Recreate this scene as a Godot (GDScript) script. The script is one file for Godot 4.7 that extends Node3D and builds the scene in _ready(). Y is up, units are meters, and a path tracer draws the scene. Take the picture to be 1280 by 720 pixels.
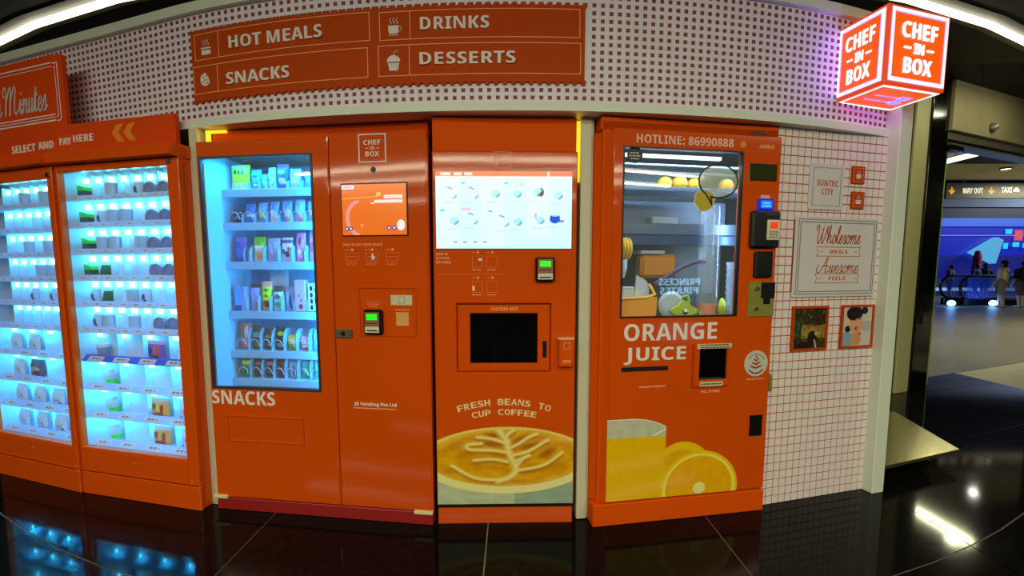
extends Node3D

var M := {}
var used := {}
var UX := {}
var rng := RandomNumberGenerator.new()
const ORANGE := Color(0.90, 0.335, 0.03)
const ORDER := ["first", "second", "third", "fourth", "fifth", "sixth", "seventh", "eighth", "ninth", "tenth"]
const CREAM := Color(0.95, 0.91, 0.91)

# ---------------------------------------------------------------- materials
func mat(key: String, col := Color.WHITE, rough := 0.5, metal := 0.0, opt := {}) -> StandardMaterial3D:
	if M.has(key):
		return M[key]
	if col == Color.WHITE and opt.is_empty():
		push_error("undefined material " + key)
	var m := StandardMaterial3D.new()
	m.resource_name = key
	m.albedo_color = col
	m.roughness = rough
	m.metallic = metal
	if opt.has("spec"):
		m.metallic_specular = opt.spec
	if opt.has("tex"):
		m.albedo_texture = opt.tex
		m.texture_repeat = false
	if opt.has("glow"):
		m.emission_enabled = true
		m.emission = opt.glow
		m.emission_energy_multiplier = opt.get("power", 1.0)
	if opt.has("glow_tex"):
		m.emission_enabled = true
		m.emission = Color.BLACK
		m.emission_texture = opt.glow_tex
		m.emission_energy_multiplier = opt.get("power", 1.0)
		m.texture_repeat = false
	if opt.has("alpha"):
		m.transparency = BaseMaterial3D.TRANSPARENCY_ALPHA
		m.albedo_color.a = opt.alpha
	if opt.has("coat"):
		m.clearcoat_enabled = true
		m.clearcoat = opt.coat
		m.clearcoat_roughness = opt.get("coat_rough", 0.1)
	if opt.has("noise"):
		var n := FastNoiseLite.new()
		n.seed = opt.get("seed", 3)
		n.frequency = opt.noise
		var t := NoiseTexture2D.new()
		t.width = 256
		t.height = 256
		t.seamless = true
		t.noise = n
		var g := Gradient.new()
		g.set_color(0, Color(1, 1, 1) * opt.get("low", 0.85) + Color(0, 0, 0, 1))
		g.set_color(1, Color.WHITE)
		t.color_ramp = g
		m.albedo_texture = t
		m.uv1_triplanar = true
		m.uv1_world_triplanar = true
		m.uv1_scale = Vector3.ONE * opt.get("scale", 1.0)
	M[key] = m
	return m

# ---------------------------------------------------------------- naming
func numbered(n: String) -> String:
	if not used.has(n):
		used[n] = 0
		return n
	used[n] += 1
	return "%s_%03d" % [n, used[n]]

func thing(called: String, label: String, category: String, xf := Transform3D(), group := "") -> Node3D:
	var o := Node3D.new()
	o.name = numbered(called)
	add_child(o)
	o.transform = xf
	tag(o, label, category, group)
	return o

func tag(o: Node, label: String, category: String, group := "") -> void:
	o.set_meta("label", label)
	o.set_meta("category", category)
	if group:
		o.set_meta("group", group)

func struct(called: String, label: String, category: String, xf := Transform3D()) -> Node3D:
	var o := thing(called, label, category, xf)
	o.set_meta("kind", "structure")
	return o

func put(called: String, mesh: Mesh, m: Material, parent: Node, xf := Transform3D()) -> MeshInstance3D:
	var o := MeshInstance3D.new()
	o.name = called
	o.mesh = mesh
	o.material_override = m
	parent.add_child(o, true)
	o.transform = xf
	return o

func one(called: String, mesh: Mesh, m: Material, label: String, category: String, xf := Transform3D(), group := "") -> MeshInstance3D:
	var o := MeshInstance3D.new()
	o.name = numbered(called)
	o.mesh = mesh
	o.material_override = m
	add_child(o)
	o.transform = xf
	tag(o, label, category, group)
	return o

func at(x: float, y: float, z: float) -> Transform3D:
	return Transform3D(Basis(), Vector3(x, y, z))

# ---------------------------------------------------------------- mesh building
class B:
	var v := PackedVector3Array()
	var n := PackedVector3Array()
	var uv := PackedVector2Array()
	func tri(a: Vector3, b: Vector3, c: Vector3, out: Vector3) -> void:
		var k := (c - a).cross(b - a)
		if k.length_squared() < 1e-18:
			return
		k = k.normalized()
		if k.dot(out) < 0.0:
			var t := b
			b = c
			c = t
			k = -k
		for p in [a, b, c]:
			v.append(p)
			n.append(k)
			uv.append(Vector2(p.x, -p.y))
	func quad(a: Vector3, b: Vector3, c: Vector3, d: Vector3, out: Vector3) -> void:
		tri(a, b, c, out)
		tri(a, c, d, out)
	func tquad(a: Vector3, b: Vector3, c: Vector3, d: Vector3, out: Vector3) -> void:
		# a top left, b top right, c bottom right, d bottom left, picture coordinates 0..1
		var s := v.size()
		tri(a, b, c, out)
		tri(a, c, d, out)
		for i in range(s, v.size()):
			var p := v[i]
			uv[i] = Vector2(0, 0) if p == a else Vector2(1, 0) if p == b else Vector2(1, 1) if p == c else Vector2(0, 1)
	func smooth(a: Vector3, b: Vector3, c: Vector3, na: Vector3, nb: Vector3, nc: Vector3) -> void:
		var k := (c - a).cross(b - a)
		if k.length_squared() < 1e-18:
			return
		if k.dot(na + nb + nc) < 0.0:
			var t := b
			b = c
			c = t
			t = nb
			nb = nc
			nc = t
		for q in [[a, na], [b, nb], [c, nc]]:
			v.append(q[0])
			n.append(q[1])
			uv.append(Vector2(q[0].x, -q[0].y))
	func box(x0: float, y0: float, z0: float, x1: float, y1: float, z1: float, w := 0.0) -> B:
		var lo := Vector3(minf(x0, x1), minf(y0, y1), minf(z0, z1))
		var hi := Vector3(maxf(x0, x1), maxf(y0, y1), maxf(z0, z1))
		var c := (lo + hi) / 2.0
		var h := (hi - lo) / 2.0
		w = minf(w, minf(h.x, minf(h.y, h.z)) * 0.9)
		for ax in 3:
			var b1 := (ax + 1) % 3
			var b2 := (ax + 2) % 3
			for sg in [-1.0, 1.0]:
				var o := Vector3.ZERO
				o[ax] = sg
				var q := []
				for e in [[-1, -1], [1, -1], [1, 1], [-1, 1]]:
					var p := Vector3.ZERO
					p[ax] = sg * h[ax]
					p[b1] = e[0] * (h[b1] - w)
					p[b2] = e[1] * (h[b2] - w)
					q.append(c + p)
				quad(q[0], q[1], q[2], q[3], o)
		if w > 0.0:
			for ax in 3:
				var b1 := (ax + 1) % 3
				var b2 := (ax + 2) % 3
				for s1 in [-1.0, 1.0]:
					for s2 in [-1.0, 1.0]:
						var p := Vector3.ZERO
						var q := Vector3.ZERO
						p[b1] = s1 * h[b1]
						p[b2] = s2 * (h[b2] - w)
						q[b1] = s1 * (h[b1] - w)
						q[b2] = s2 * h[b2]
						var e := Vector3.ZERO
						e[ax] = h[ax] - w
						var o := Vector3.ZERO
						o[b1] = s1
						o[b2] = s2
						quad(c + p - e, c + p + e, c + q + e, c + q - e, o)
			for sx in [-1.0, 1.0]:
				for sy in [-1.0, 1.0]:
					for sz in [-1.0, 1.0]:
						var s := Vector3(sx, sy, sz)
						tri(c + s * Vector3(h.x, h.y - w, h.z - w), c + s * Vector3(h.x - w, h.y, h.z - w), c + s * Vector3(h.x - w, h.y - w, h.z), s)
		return self
	func frame(x0: float, y0: float, x1: float, y1: float, a0: float, b0: float, a1: float, b1: float, z0: float, z1: float, w := 0.0) -> B:
		# a rectangular surround with the opening a0 b0 a1 b1, mitred so that no seams show
		var ring := func(e: float, i: float, z: float) -> Array:
			return [Vector3(x0 + e, y0 + e, z), Vector3(x1 - e, y0 + e, z), Vector3(x1 - e, y1 - e, z), Vector3(x0 + e, y1 - e, z), Vector3(a0 - i, b0 - i, z), Vector3(a1 + i, b0 - i, z), Vector3(a1 + i, b1 + i, z), Vector3(a0 - i, b1 + i, z)]
		var F: Array = ring.call(w, w, z1)
		var G: Array = ring.call(0.0, 0.0, z1 - w)
		var K: Array = ring.call(0.0, 0.0, z0)
		var mid := Vector3((x0 + x1) / 2, (y0 + y1) / 2, 0)
		for i in 4:
			var j := (i + 1) % 4
			quad(F[i], F[j], F[j + 4], F[i + 4], Vector3.BACK)
			quad(K[i], K[j], K[j + 4], K[i + 4], Vector3.FORWARD)
			var o: Vector3 = [Vector3.DOWN, Vector3.RIGHT, Vector3.UP, Vector3.LEFT][i]
			if w > 0.0:
				quad(F[i], F[j], G[j], G[i], o + Vector3.BACK)
				quad(F[i + 4], F[j + 4], G[j + 4], G[i + 4], Vector3.BACK - o)
			quad(G[i], G[j], K[j], K[i], o)
			quad(G[i + 4], G[j + 4], K[j + 4], K[i + 4], -o)
		return self
	func outline(x0: float, y0: float, x1: float, y1: float, t: float, z0: float, z1: float) -> B:
		return frame(x0, y0, x1, y1, x0 + t, y0 + t, x1 - t, y1 - t, z0, z1)
	func lathe(prof: Array, seg: int, xf := Transform3D()) -> B:
		# profile of (radius, height) along y
		for i in prof.size() - 1:
			var p: Vector2 = prof[i]
			var q: Vector2 = prof[i + 1]
			var d := (q - p).normalized()
			var nr := Vector2(d.y, -d.x)
			for k in seg:
				var a := TAU * k / seg
				var b := TAU * (k + 1) / seg
				var ca := Vector3(cos(a), 0, sin(a))
				var cb := Vector3(cos(b), 0, sin(b))
				var A := xf * (ca * p.x + Vector3(0, p.y, 0))
				var Bq := xf * (cb * p.x + Vector3(0, p.y, 0))
				var C := xf * (cb * q.x + Vector3(0, q.y, 0))
				var D := xf * (ca * q.x + Vector3(0, q.y, 0))
				var na := (xf.basis * (ca * nr.x + Vector3(0, nr.y, 0))).normalized()
				var nb := (xf.basis * (cb * nr.x + Vector3(0, nr.y, 0))).normalized()
				smooth(A, Bq, C, na, nb, nb)
				smooth(A, C, D, na, nb, na)
		return self
	func disc(c: Vector3, r: float, t: float, seg := 24) -> B:
		# a flat round plate facing +z
		return lathe([Vector2(0, 0), Vector2(r, 0), Vector2(r, t), Vector2(0, t)], seg, Transform3D(Basis(Vector3.RIGHT, PI / 2), c))
	func ball(c: Vector3, r: Vector3, seg := 14, rings := 8) -> B:
		for i in rings:
			var t0 := PI * i / rings
			var t1 := PI * (i + 1) / rings
			for k in seg:
				var q := []
				for e in [[t0, k], [t0, k + 1], [t1, k + 1], [t1, k]]:
					var a: float = TAU * e[1] / seg
					q.append(Vector3(sin(e[0]) * cos(a), cos(e[0]), sin(e[0]) * sin(a)))
				smooth(c + q[0] * r, c + q[1] * r, c + q[2] * r, q[0], q[1], q[2])
				smooth(c + q[0] * r, c + q[2] * r, c + q[3] * r, q[0], q[2], q[3])
		return self
	func tube(pts: Array, r: float, seg := 8) -> B:
		var rings := []
		var nrm := []
		for i in pts.size():
			var d: Vector3 = (pts[mini(i + 1, pts.size() - 1)] - pts[maxi(i - 1, 0)]).normalized()
			var u := d.cross(Vector3.UP if absf(d.y) < 0.9 else Vector3.RIGHT).normalized()
			var w := d.cross(u).normalized()
			var ring := []
			var nn := []
			for k in seg + 1:
				var a := TAU * k / seg
				var o := u * cos(a) + w * sin(a)
				ring.append(pts[i] + o * r)
				nn.append(o)
			rings.append(ring)
			nrm.append(nn)
		for i in pts.size() - 1:
			for k in seg:
				smooth(rings[i][k], rings[i][k + 1], rings[i + 1][k + 1], nrm[i][k], nrm[i][k + 1], nrm[i + 1][k + 1])
				smooth(rings[i][k], rings[i + 1][k + 1], rings[i + 1][k], nrm[i][k], nrm[i + 1][k + 1], nrm[i + 1][k])
		return self
	func prism(poly: PackedVector2Array, z0: float, z1: float) -> B:
		var idx := Geometry2D.triangulate_polygon(poly)
		for i in range(0, idx.size(), 3):
			for e in [[z0, Vector3.FORWARD], [z1, Vector3.BACK]]:
				var p := []
				for j in 3:
					p.append(Vector3(poly[idx[i + j]].x, poly[idx[i + j]].y, e[0]))
				tri(p[0], p[1], p[2], e[1])
		var ccw := not Geometry2D.is_polygon_clockwise(poly)
		for i in poly.size():
			var a := poly[i]
			var b := poly[(i + 1) % poly.size()]
			var o := Vector3(b.y - a.y, a.x - b.x, 0) * (1.0 if ccw else -1.0)
			quad(Vector3(a.x, a.y, z0), Vector3(b.x, b.y, z0), Vector3(b.x, b.y, z1), Vector3(a.x, a.y, z1), o)
		return self
	func stroke(pts: Array, w: float, z0: float, z1: float) -> B:
		# a painted line through 2D points: flat ribbon with round joints
		for i in pts.size() - 1:
			var a: Vector2 = pts[i]
			var b: Vector2 = pts[i + 1]
			var d := (b - a).normalized() * w * 0.5
			var p := Vector2(-d.y, d.x)
			var e := d * 0.6
			quad(Vector3(a.x - e.x + p.x, a.y - e.y + p.y, z1), Vector3(b.x + e.x + p.x, b.y + e.y + p.y, z1), Vector3(b.x + e.x - p.x, b.y + e.y - p.y, z1), Vector3(a.x - e.x - p.x, a.y - e.y - p.y, z1), Vector3.BACK)
		return self
	func mesh() -> ArrayMesh:
		var a := []
		a.resize(Mesh.ARRAY_MAX)
		a[Mesh.ARRAY_VERTEX] = v
		a[Mesh.ARRAY_NORMAL] = n
		a[Mesh.ARRAY_TEX_UV] = uv
		var m := ArrayMesh.new()
		m.add_surface_from_arrays(Mesh.PRIMITIVE_TRIANGLES, a)
		return m

var boxes := {}
func bx(w: float, h: float, d: float, bev := 0.0) -> ArrayMesh:
	# a shared box standing on its base, centred in x and z
	var k := "%.4f %.4f %.4f %.4f" % [w, h, d, bev]
	if not boxes.has(k):
		boxes[k] = B.new().box(-w / 2, 0, -d / 2, w / 2, h, d / 2, bev).mesh()
	return boxes[k]

func slab(x0: float, y0: float, z0: float, x1: float, y1: float, z1: float, bev := 0.0) -> ArrayMesh:
	return B.new().box(x0, y0, z0, x1, y1, z1, bev).mesh()

func picture(x0: float, y0: float, x1: float, y1: float, z: float) -> ArrayMesh:
	var b := B.new()
	b.tquad(Vector3(x0, y1, z), Vector3(x1, y1, z), Vector3(x1, y0, z), Vector3(x0, y0, z), Vector3.BACK)
	return b.mesh()

var fonts := {}
func words(txt: String, w: float, h: float, depth := 0.003, bold := true, face := "Droid Sans") -> ArrayMesh:
	# lettering centred on the origin in x and y, standing on z = 0; one of w and h may be 0
	var key := face + str(bold)
	if not fonts.has(key):
		var f := SystemFont.new()
		f.font_names = PackedStringArray([face])
		f.font_weight = 700 if bold else 400
		fonts[key] = f
	var t := TextMesh.new()
	t.font = fonts[key]
	t.text = txt
	t.font_size = 48
	t.pixel_size = 0.01
	t.depth = 0.02
	t.curve_step = 4.0
	var arr := t.surface_get_arrays(0)
	var vs: PackedVector3Array = arr[Mesh.ARRAY_VERTEX]
	var lo := Vector3.ONE * 1e9
	var hi := -lo
	for p in vs:
		lo = lo.min(p)
		hi = hi.max(p)
	var sz := hi - lo
	var sx := w / sz.x if w > 0 else h / sz.y
	var sy := h / sz.y if h > 0 else w / sz.x
	var c := (lo + hi) / 2
	for i in vs.size():
		var p := vs[i] - c
		vs[i] = Vector3(p.x * sx, p.y * sy, (p.z / sz.z + 0.5) * depth)
	arr[Mesh.ARRAY_VERTEX] = vs
	var out := []
	out.resize(Mesh.ARRAY_MAX)
	for k in [Mesh.ARRAY_VERTEX, Mesh.ARRAY_NORMAL, Mesh.ARRAY_INDEX]:
		out[k] = arr[k]
	var m := ArrayMesh.new()
	m.add_surface_from_arrays(Mesh.PRIMITIVE_TRIANGLES, out)
	return m

func curve(pts: Array, steps := 5) -> Array:
	# Catmull-Rom through 2D points
	var out := []
	for i in pts.size() - 1:
		var p0: Vector2 = pts[maxi(i - 1, 0)]
		var p1: Vector2 = pts[i]
		var p2: Vector2 = pts[i + 1]
		var p3: Vector2 = pts[mini(i + 2, pts.size() - 1)]
		for k in steps:
			out.append(p1.cubic_interpolate(p2, p0, p3, float(k) / steps))
	out.append(pts[-1])
	return out

func V(a: Array) -> Array:
	var out := []
	for i in range(0, a.size(), 2):
		out.append(Vector2(a[i], a[i + 1]))
	return out

func omni(parent: Node, p: Vector3, col: Color, e: float, size := 0.02) -> void:
	var l := OmniLight3D.new()
	l.name = "glow_light"
	l.light_color = col
	l.light_energy = e
	l.light_size = size
	l.omni_range = 30.0
	l.omni_attenuation = 2.0
	l.shadow_enabled = true
	parent.add_child(l, true)
	l.position = p

func area(parent: Node, xf: Transform3D, w: float, h: float, col: Color, e: float) -> void:
	# shines along its own -z
	var l := AreaLight3D.new()
	l.name = "panel_light"
	l.area_size = Vector2(w, h)
	l.light_color = col
	l.light_energy = e
	l.area_range = 40.0
	l.area_attenuation = 2.0
	l.shadow_enabled = true
	parent.add_child(l, true)
	l.transform = xf

# ---------------------------------------------------------------- the place
func _ready() -> void:
	rng.seed = 11
	mat("black_plastic", Color(0.03, 0.03, 0.03), 0.4)
	set_camera()
	set_world()
	set_units()
	build_room()
	build_lights()
	build_header()
	build_menu_sign()
	build_cabinets()
	build_snack_machine()
	build_coffee_machine()
	build_juice_machine()
	build_tiled_wall()
	build_cube_sign()
	build_doorway()
	build_hall()

func set_camera() -> void:
	var c := Camera3D.new()
	c.name = "camera"
	c.near = 0.05
	c.far = 80.0
	c.projection = Camera3D.PROJECTION_FRUSTUM
	c.size = 1.44 * c.near
	c.frustum_offset = Vector2(0, 0.04 * c.near)
	c.position = Vector3(0, 1.38, 0)
	c.rotation_degrees.x = -4.8
	add_child(c)
	c.current = true

func set_world() -> void:
	var e := Environment.new()
	e.background_mode = Environment.BG_COLOR
	e.background_color = Color(0, 0, 0)
	e.tonemap_mode = Environment.TONE_MAPPER_LINEAR
	e.tonemap_exposure = 1.0
	e.sdfgi_enabled = true
	e.ssao_enabled = true
	e.ssil_enabled = true
	var w := WorldEnvironment.new()
	w.name = "world_environment"
	w.environment = e
	add_child(w)

func set_units() -> void:
	for u in [["L1", -3.49, -2.62, -16.38], ["L2", -2.665, -2.384, -12.38], ["S", -1.71, -2.216, -6.96], ["C", -0.406, -2.076, 1.08], ["J", 0.434, -2.042, 8.9], ["T", 1.454, -2.208, 13.39], ["D", 4.317, -4.397, 20.25]]:
		UX[u[0]] = Transform3D(Basis(Vector3.UP, deg_to_rad(u[3])), Vector3(u[1], 0, u[2]))

# the shop front runs along a gentle bow: arc length s to a frame whose z looks out of the front
const BOW_R := 6.4
const BOW_Z := -8.435
func bow(s: float) -> Transform3D:
	var t0 := -asin(1.9 / BOW_R)
	var th := maxf(s / BOW_R, t0)
	var p := Vector3(BOW_R * sin(th), 0, BOW_Z + BOW_R * cos(th))
	var b := Basis(Vector3.UP, th)
	if s / BOW_R < t0:
		p += b.x * (s - t0 * BOW_R)
	return Transform3D(b, p)

func bow_band(s0: float, s1: float, y0: float, y1: float, z0: float, z1: float, step := 0.1, b: B = null) -> B:
	# a bar bent along the front
	if b == null:
		b = B.new()
	var n := maxi(1, int(ceil((s1 - s0) / step)))
	for i in n:
		var A := bow(lerpf(s0, s1, float(i) / n))
		var C := bow(lerpf(s0, s1, float(i + 1) / n))
		var a0 := A * Vector3(0, y0, z0)
		var a1 := A * Vector3(0, y0, z1)
		var a2 := A * Vector3(0, y1, z1)
		var a3 := A * Vector3(0, y1, z0)
		var c0 := C * Vector3(0, y0, z0)
		var c1 := C * Vector3(0, y0, z1)
		var c2 := C * Vector3(0, y1, z1)
		var c3 := C * Vector3(0, y1, z0)
		b.quad(a1, c1, c2, a2, A.basis.z)
		b.quad(a0, c0, c3, a3, -A.basis.z)
		b.quad(a0, a1, c1, c0, Vector3.DOWN)
		b.quad(a3, a2, c2, c3, Vector3.UP)
		if i == 0:
			b.quad(a0, a1, a2, a3, -A.basis.x)
		if i == n - 1:
			b.quad(c0, c1, c2, c3, C.basis.x)
	return b

# ---------------------------------------------------------------- room
func floor_z(k: int, x: float) -> float:
	var c: float = [0.085, 0.04, 0.028, 0.02, 0.014, 0.01][clampi(k, 0, 5)] if k >= 0 else 0.085 * pow(0.5, -k)
	return -1.45 - 1.2 * k - c * clampf(x * x, 0, 60)

func build_room() -> void:
	var tile := mat("black_stone", Color(0.09, 0.085, 0.085), 0.07, 0.0, {"noise": 0.05, "low": 0.6, "scale": 1.5, "spec": 0.23})
	var grout := mat("pale_grout", Color(0.6, 0.58, 0.52), 0.7)
	var fl := struct("floor", "black polished stone tile floor with thin pale joints", "floor")
	put("joint_bed", slab(-9, -0.3, -26, 34, -0.004, 9), grout, fl)
	var xs := []
	for i in range(-5, 6):
		xs.append(-0.13 + 1.22 * i)
	for k in range(-4, 3):
		for i in xs.size() - 1:
			var b := B.new()
			var x0: float = xs[i] + 0.0032
			var x1: float = xs[i + 1] - 0.0032
			var n := 4
			for j in n:
				var xa := lerpf(x0, x1, float(j) / n)
				var xb := lerpf(x0, x1, float(j + 1) / n)
				var f0 := Vector3(xa, 0, floor_z(k, xa) - 0.0032)
				var f1 := Vector3(xb, 0, floor_z(k, xb) - 0.0032)
				var g0 := Vector3(xa, 0, floor_z(k + 1, xa) + 0.0032)
				var g1 := Vector3(xb, 0, floor_z(k + 1, xb) + 0.0032)
				b.quad(f0, f1, g1, g0, Vector3.UP)
				var dn := Vector3(0, -0.01, 0)
				b.quad(f0, f1, f1 + dn, f0 + dn, Vector3.BACK)
				b.quad(g0, g1, g1 + dn, g0 + dn, Vector3.FORWARD)
				if j == 0:
					b.quad(f0, g0, g0 + dn, f0 + dn, Vector3.LEFT)
				if j == n - 1:
					b.quad(f1, g1, g1 + dn, f1 + dn, Vector3.RIGHT)
			put("tile", b.mesh(), tile, fl)
	var b2 := B.new()
	b2.box(-9, -0.01, floor_z(-4, 0) + 0.01, 34, 0, 9)
	b2.box(-9, -0.01, -9, -6.24, 0, 4)
	b2.box(5.98, -0.01, -3.9, 20, 0, 4)
	put("tile_field", b2.mesh(), tile, fl)
	var dark := mat("dark_ceiling", Color(0.085, 0.075, 0.06), 0.6, 0.0, {"noise": 0.02, "low": 0.7})
	var ce := struct("ceiling", "dark painted ceiling above the vending machines", "ceiling")
	put("ceiling_slab", slab(-9, 3.45, -8, 12, 3.65, 9), dark, ce)
	var wl := struct("wall_left", "dark wall closing the concourse beside the meal cabinets", "wall")
	put("wall_panel", slab(-6.8, 0, -5, -6.5, 3.45, 9), dark, wl)
	var wb := struct("wall_back", "dark clad wall opposite the vending machines", "wall")
	put("wall_panel", slab(-9, 0, 8, 12, 3.45, 8.3), mat("brown_clad", Color(0.2, 0.15, 0.1), 0.4), wb)
	var wr := struct("wall_right", "dark wall closing the concourse beyond the doorway", "wall")
	put("wall_panel", slab(11, 0, -4, 11.3, 3.45, 9), dark, wr)
	var wf := struct("wall_front", "black back wall of the vending kiosk", "wall")
	put("wall_panel", bow_band(-4.1, 2.3, 0, 2.15, -0.72, -0.66).mesh(), mat("black_panel", Color(0.03, 0.03, 0.03), 0.6), wf)

func strip_z(x: float) -> float:
	return -2.8 - x * x / 22.0

func build_lights() -> void:
	var tube := mat("led_tube", Color.WHITE, 0.5, 0.0, {"glow": Color(1.0, 0.97, 0.86), "power": 5.0})
	var rail := mat("lamp_rail", Color(0.25, 0.23, 0.15), 0.4)
	var warm := Color(1.0, 0.99, 0.82)
	# the long light line above the kiosk
	var s := thing("light_line", "long bright white light line on the ceiling above the kiosk header", "ceiling light")
	var xs := []
	for i in 13:
		xs.append(-6.0 + i)
	for i in 12:
		var a := Vector3(xs[i], 3.42, strip_z(xs[i]))
		var c := Vector3(xs[i + 1], 3.42, strip_z(xs[i + 1]))
		var d := (c - a).normalized()
		var xf := Transform3D(Basis(Vector3.UP, atan2(-d.z, d.x)), (a + c) / 2)
		var len := a.distance_to(c)
		put("light_tube", slab(-len / 2, -0.012, -0.017, len / 2, 0.02, 0.017), tube, s, xf)
		put("rail", slab(-len / 2, 0.02, -0.09, len / 2, 0.035, 0.09), rail, s, xf)
		area(s, xf * Transform3D(Basis(Vector3.RIGHT, -PI / 2), Vector3(0, -0.025, 0)), len, 0.034, warm, 0.4)
	# the rows behind the photographer that front-light the machines
	var rows := [[0.7, 2.6], [3.3, 4.6], [4.3, 4.6], [6.8, 3.4]]
	for r in rows:
		var t := thing("light_line", "%s straight ceiling light line out from the kiosk over the concourse" % ORDER[rows.find(r)], "ceiling light", Transform3D(), "concourse light lines")
		put("light_tube", slab(-6, 3.39, r[0] - 0.05, 6, 3.43, r[0] + 0.05), tube, t)
		put("rail", slab(-6, 3.43, r[0] - 0.09, 6, 3.45, r[0] + 0.09), rail, t)
		for i in 4:
			area(t, Transform3D(Basis(Vector3.RIGHT, -PI / 2), Vector3(-4.5 + 3 * i, 3.385, r[0])), 3.0, 0.1, warm, r[1])
	# lit shop sign across the concourse, which the juice window mirrors
	var ns := thing("shop_sign", "glowing pale blue two line shop sign on the wall opposite the machines", "sign", Transform3D(Basis(Vector3.UP, PI), Vector3(9.5, 0.8, 7.96)))
	var neon := mat("sign_neon", Color.WHITE, 0.4, 0.0, {"glow": Color(0.62, 0.85, 1.0), "power": 6.0})
	put("backing", slab(-1.15, -0.34, -0.03, 1.15, 0.36, 0.0, 0.004), mat("black_plastic"), ns)
	put("lettering", words("PRINCESS", 1.75, 0.24, 0.02), neon, ns, at(0, 0.17, 0.0))
	put("lettering", words("PIRATES", 1.65, 0.24, 0.02), neon, ns, at(0, -0.14, 0.0))

# ---------------------------------------------------------------- header and columns
func build_header() -> void:
	var white := mat("white_board", Color(0.97, 0.92, 1.0), 0.55, 0.0, {"noise": 0.01, "low": 0.95})
	var frame := mat("white_frame", Color(0.90, 0.93, 0.88), 0.45)
	var dotm := mat("orange_dot", Color(0.52, 0.25, 0.25), 0.6)
	var h := struct("wall_header", "white header panel punched with rows of orange squares above the machines", "header")
	put("panel", bow_band(-4.1, 2.31, 2.19, 2.76, -0.06, -0.012).mesh(), white, h)
	put("frame", bow_band(-4.1, 2.36, 2.16, 2.20, -0.30, 0.008).mesh(), frame, h)
	put("frame", bow_band(-4.1, 2.36, 2.755, 2.805, -0.30, 0.012).mesh(), frame, h)
	put("frame", bow_band(2.31, 2.36, 2.20, 2.755, -0.30, 0.01).mesh(), frame, h)
	put("cover", bow_band(-4.1, 2.36, 2.80, 2.815, -0.66, 0.0).mesh(), mat("black_panel"), h)
	put("lining", bow_band(-4.1, 2.34, 2.10, 2.80, -0.66, -0.62).mesh(), mat("black_panel"), h)
	var b := B.new()
	var s := -4.05
	while s < 2.29:
		for r in 15:
			var y := 2.228 + 0.0363 * r
			if s > -1.77 and s < 0.365 and y > 2.3 and y < 2.655:
				continue
			var A := bow(s)
			var w := 0.0092
			var z := -0.0095
			var q := [A * Vector3(-w, y - 0.0085, z), A * Vector3(w, y - 0.0085, z), A * Vector3(w, y + 0.0085, z), A * Vector3(-w, y + 0.0085, z)]
			b.quad(q[0], q[1], q[2], q[3], A.basis.z)
			var o := A.basis.z * -0.003
			for i in 4:
				b.quad(q[i], q[(i + 1) % 4], q[(i + 1) % 4] + o, q[i] + o, (q[i] + q[(i + 1) % 4]) / 2 - A * Vector3(0, y, z))
		s += 0.0428
	var d := put("square_dots", b.mesh(), dotm, h)
	d.set_meta("kind", "stuff")
	# columns
	var col := mat("cream_column", Color(0.83, 0.82, 0.72), 0.5)
	var c1 := struct("trim_1", "narrow pale column between the meal cabinet and the snack machine", "column", Transform3D(Basis(Vector3.UP, deg_to_rad(-9)), Vector3(-1.752, 0, -2.262)))
	put("post", slab(-0.026, 0, -0.3, 0.026, 2.16, 0, 0.003), col, c1)
	var c2 := struct("trim_2", "pale square column between the coffee and the juice machine", "column", Transform3D(Basis(Vector3.UP, deg_to_rad(5)), Vector3(0.389, 0, -2.115)))
	put("post", slab(-0.034, 0.005, -0.3, 0.022, 2.16, 0, 0.003), col, c2)
	put("side_strip", slab(0.022, 0.005, -0.3, 0.036, 2.16, -0.012, 0.002), col, c2)
	var glow := mat("yellow_glow", Color(1, 0.9, 0.3), 0.5, 0.0, {"glow": Color(0.95, 0.85, 0.12), "power": 0.9})
	var st := thing("gap_glow", "short yellow glow standing in for the lit column side beside the coffee machine", "light strip", UX["C"])  # the lit column side in the gap, put in as a glowing strip
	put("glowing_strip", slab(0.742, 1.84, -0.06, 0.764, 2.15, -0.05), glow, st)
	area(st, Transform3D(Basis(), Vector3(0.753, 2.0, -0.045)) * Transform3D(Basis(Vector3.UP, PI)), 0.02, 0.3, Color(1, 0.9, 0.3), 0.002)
	var st2 := thing("gap_glow", "glowing yellow light corner under the header above the snack machine", "light strip", UX["S"])  # yellow lamplight in the gap under the header, put in as glow
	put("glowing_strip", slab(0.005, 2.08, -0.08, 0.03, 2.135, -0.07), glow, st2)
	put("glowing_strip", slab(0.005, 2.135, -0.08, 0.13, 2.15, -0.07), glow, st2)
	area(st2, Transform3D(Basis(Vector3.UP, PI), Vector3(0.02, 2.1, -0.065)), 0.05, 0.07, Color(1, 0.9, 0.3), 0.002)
	var pr := struct("trim_3", "white end post closing the tiled wall of the kiosk", "column", UX["T"])
	put("post", slab(0.79, 0, -0.35, 0.884, 2.81, 0.022, 0.004), frame, pr)

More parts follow.
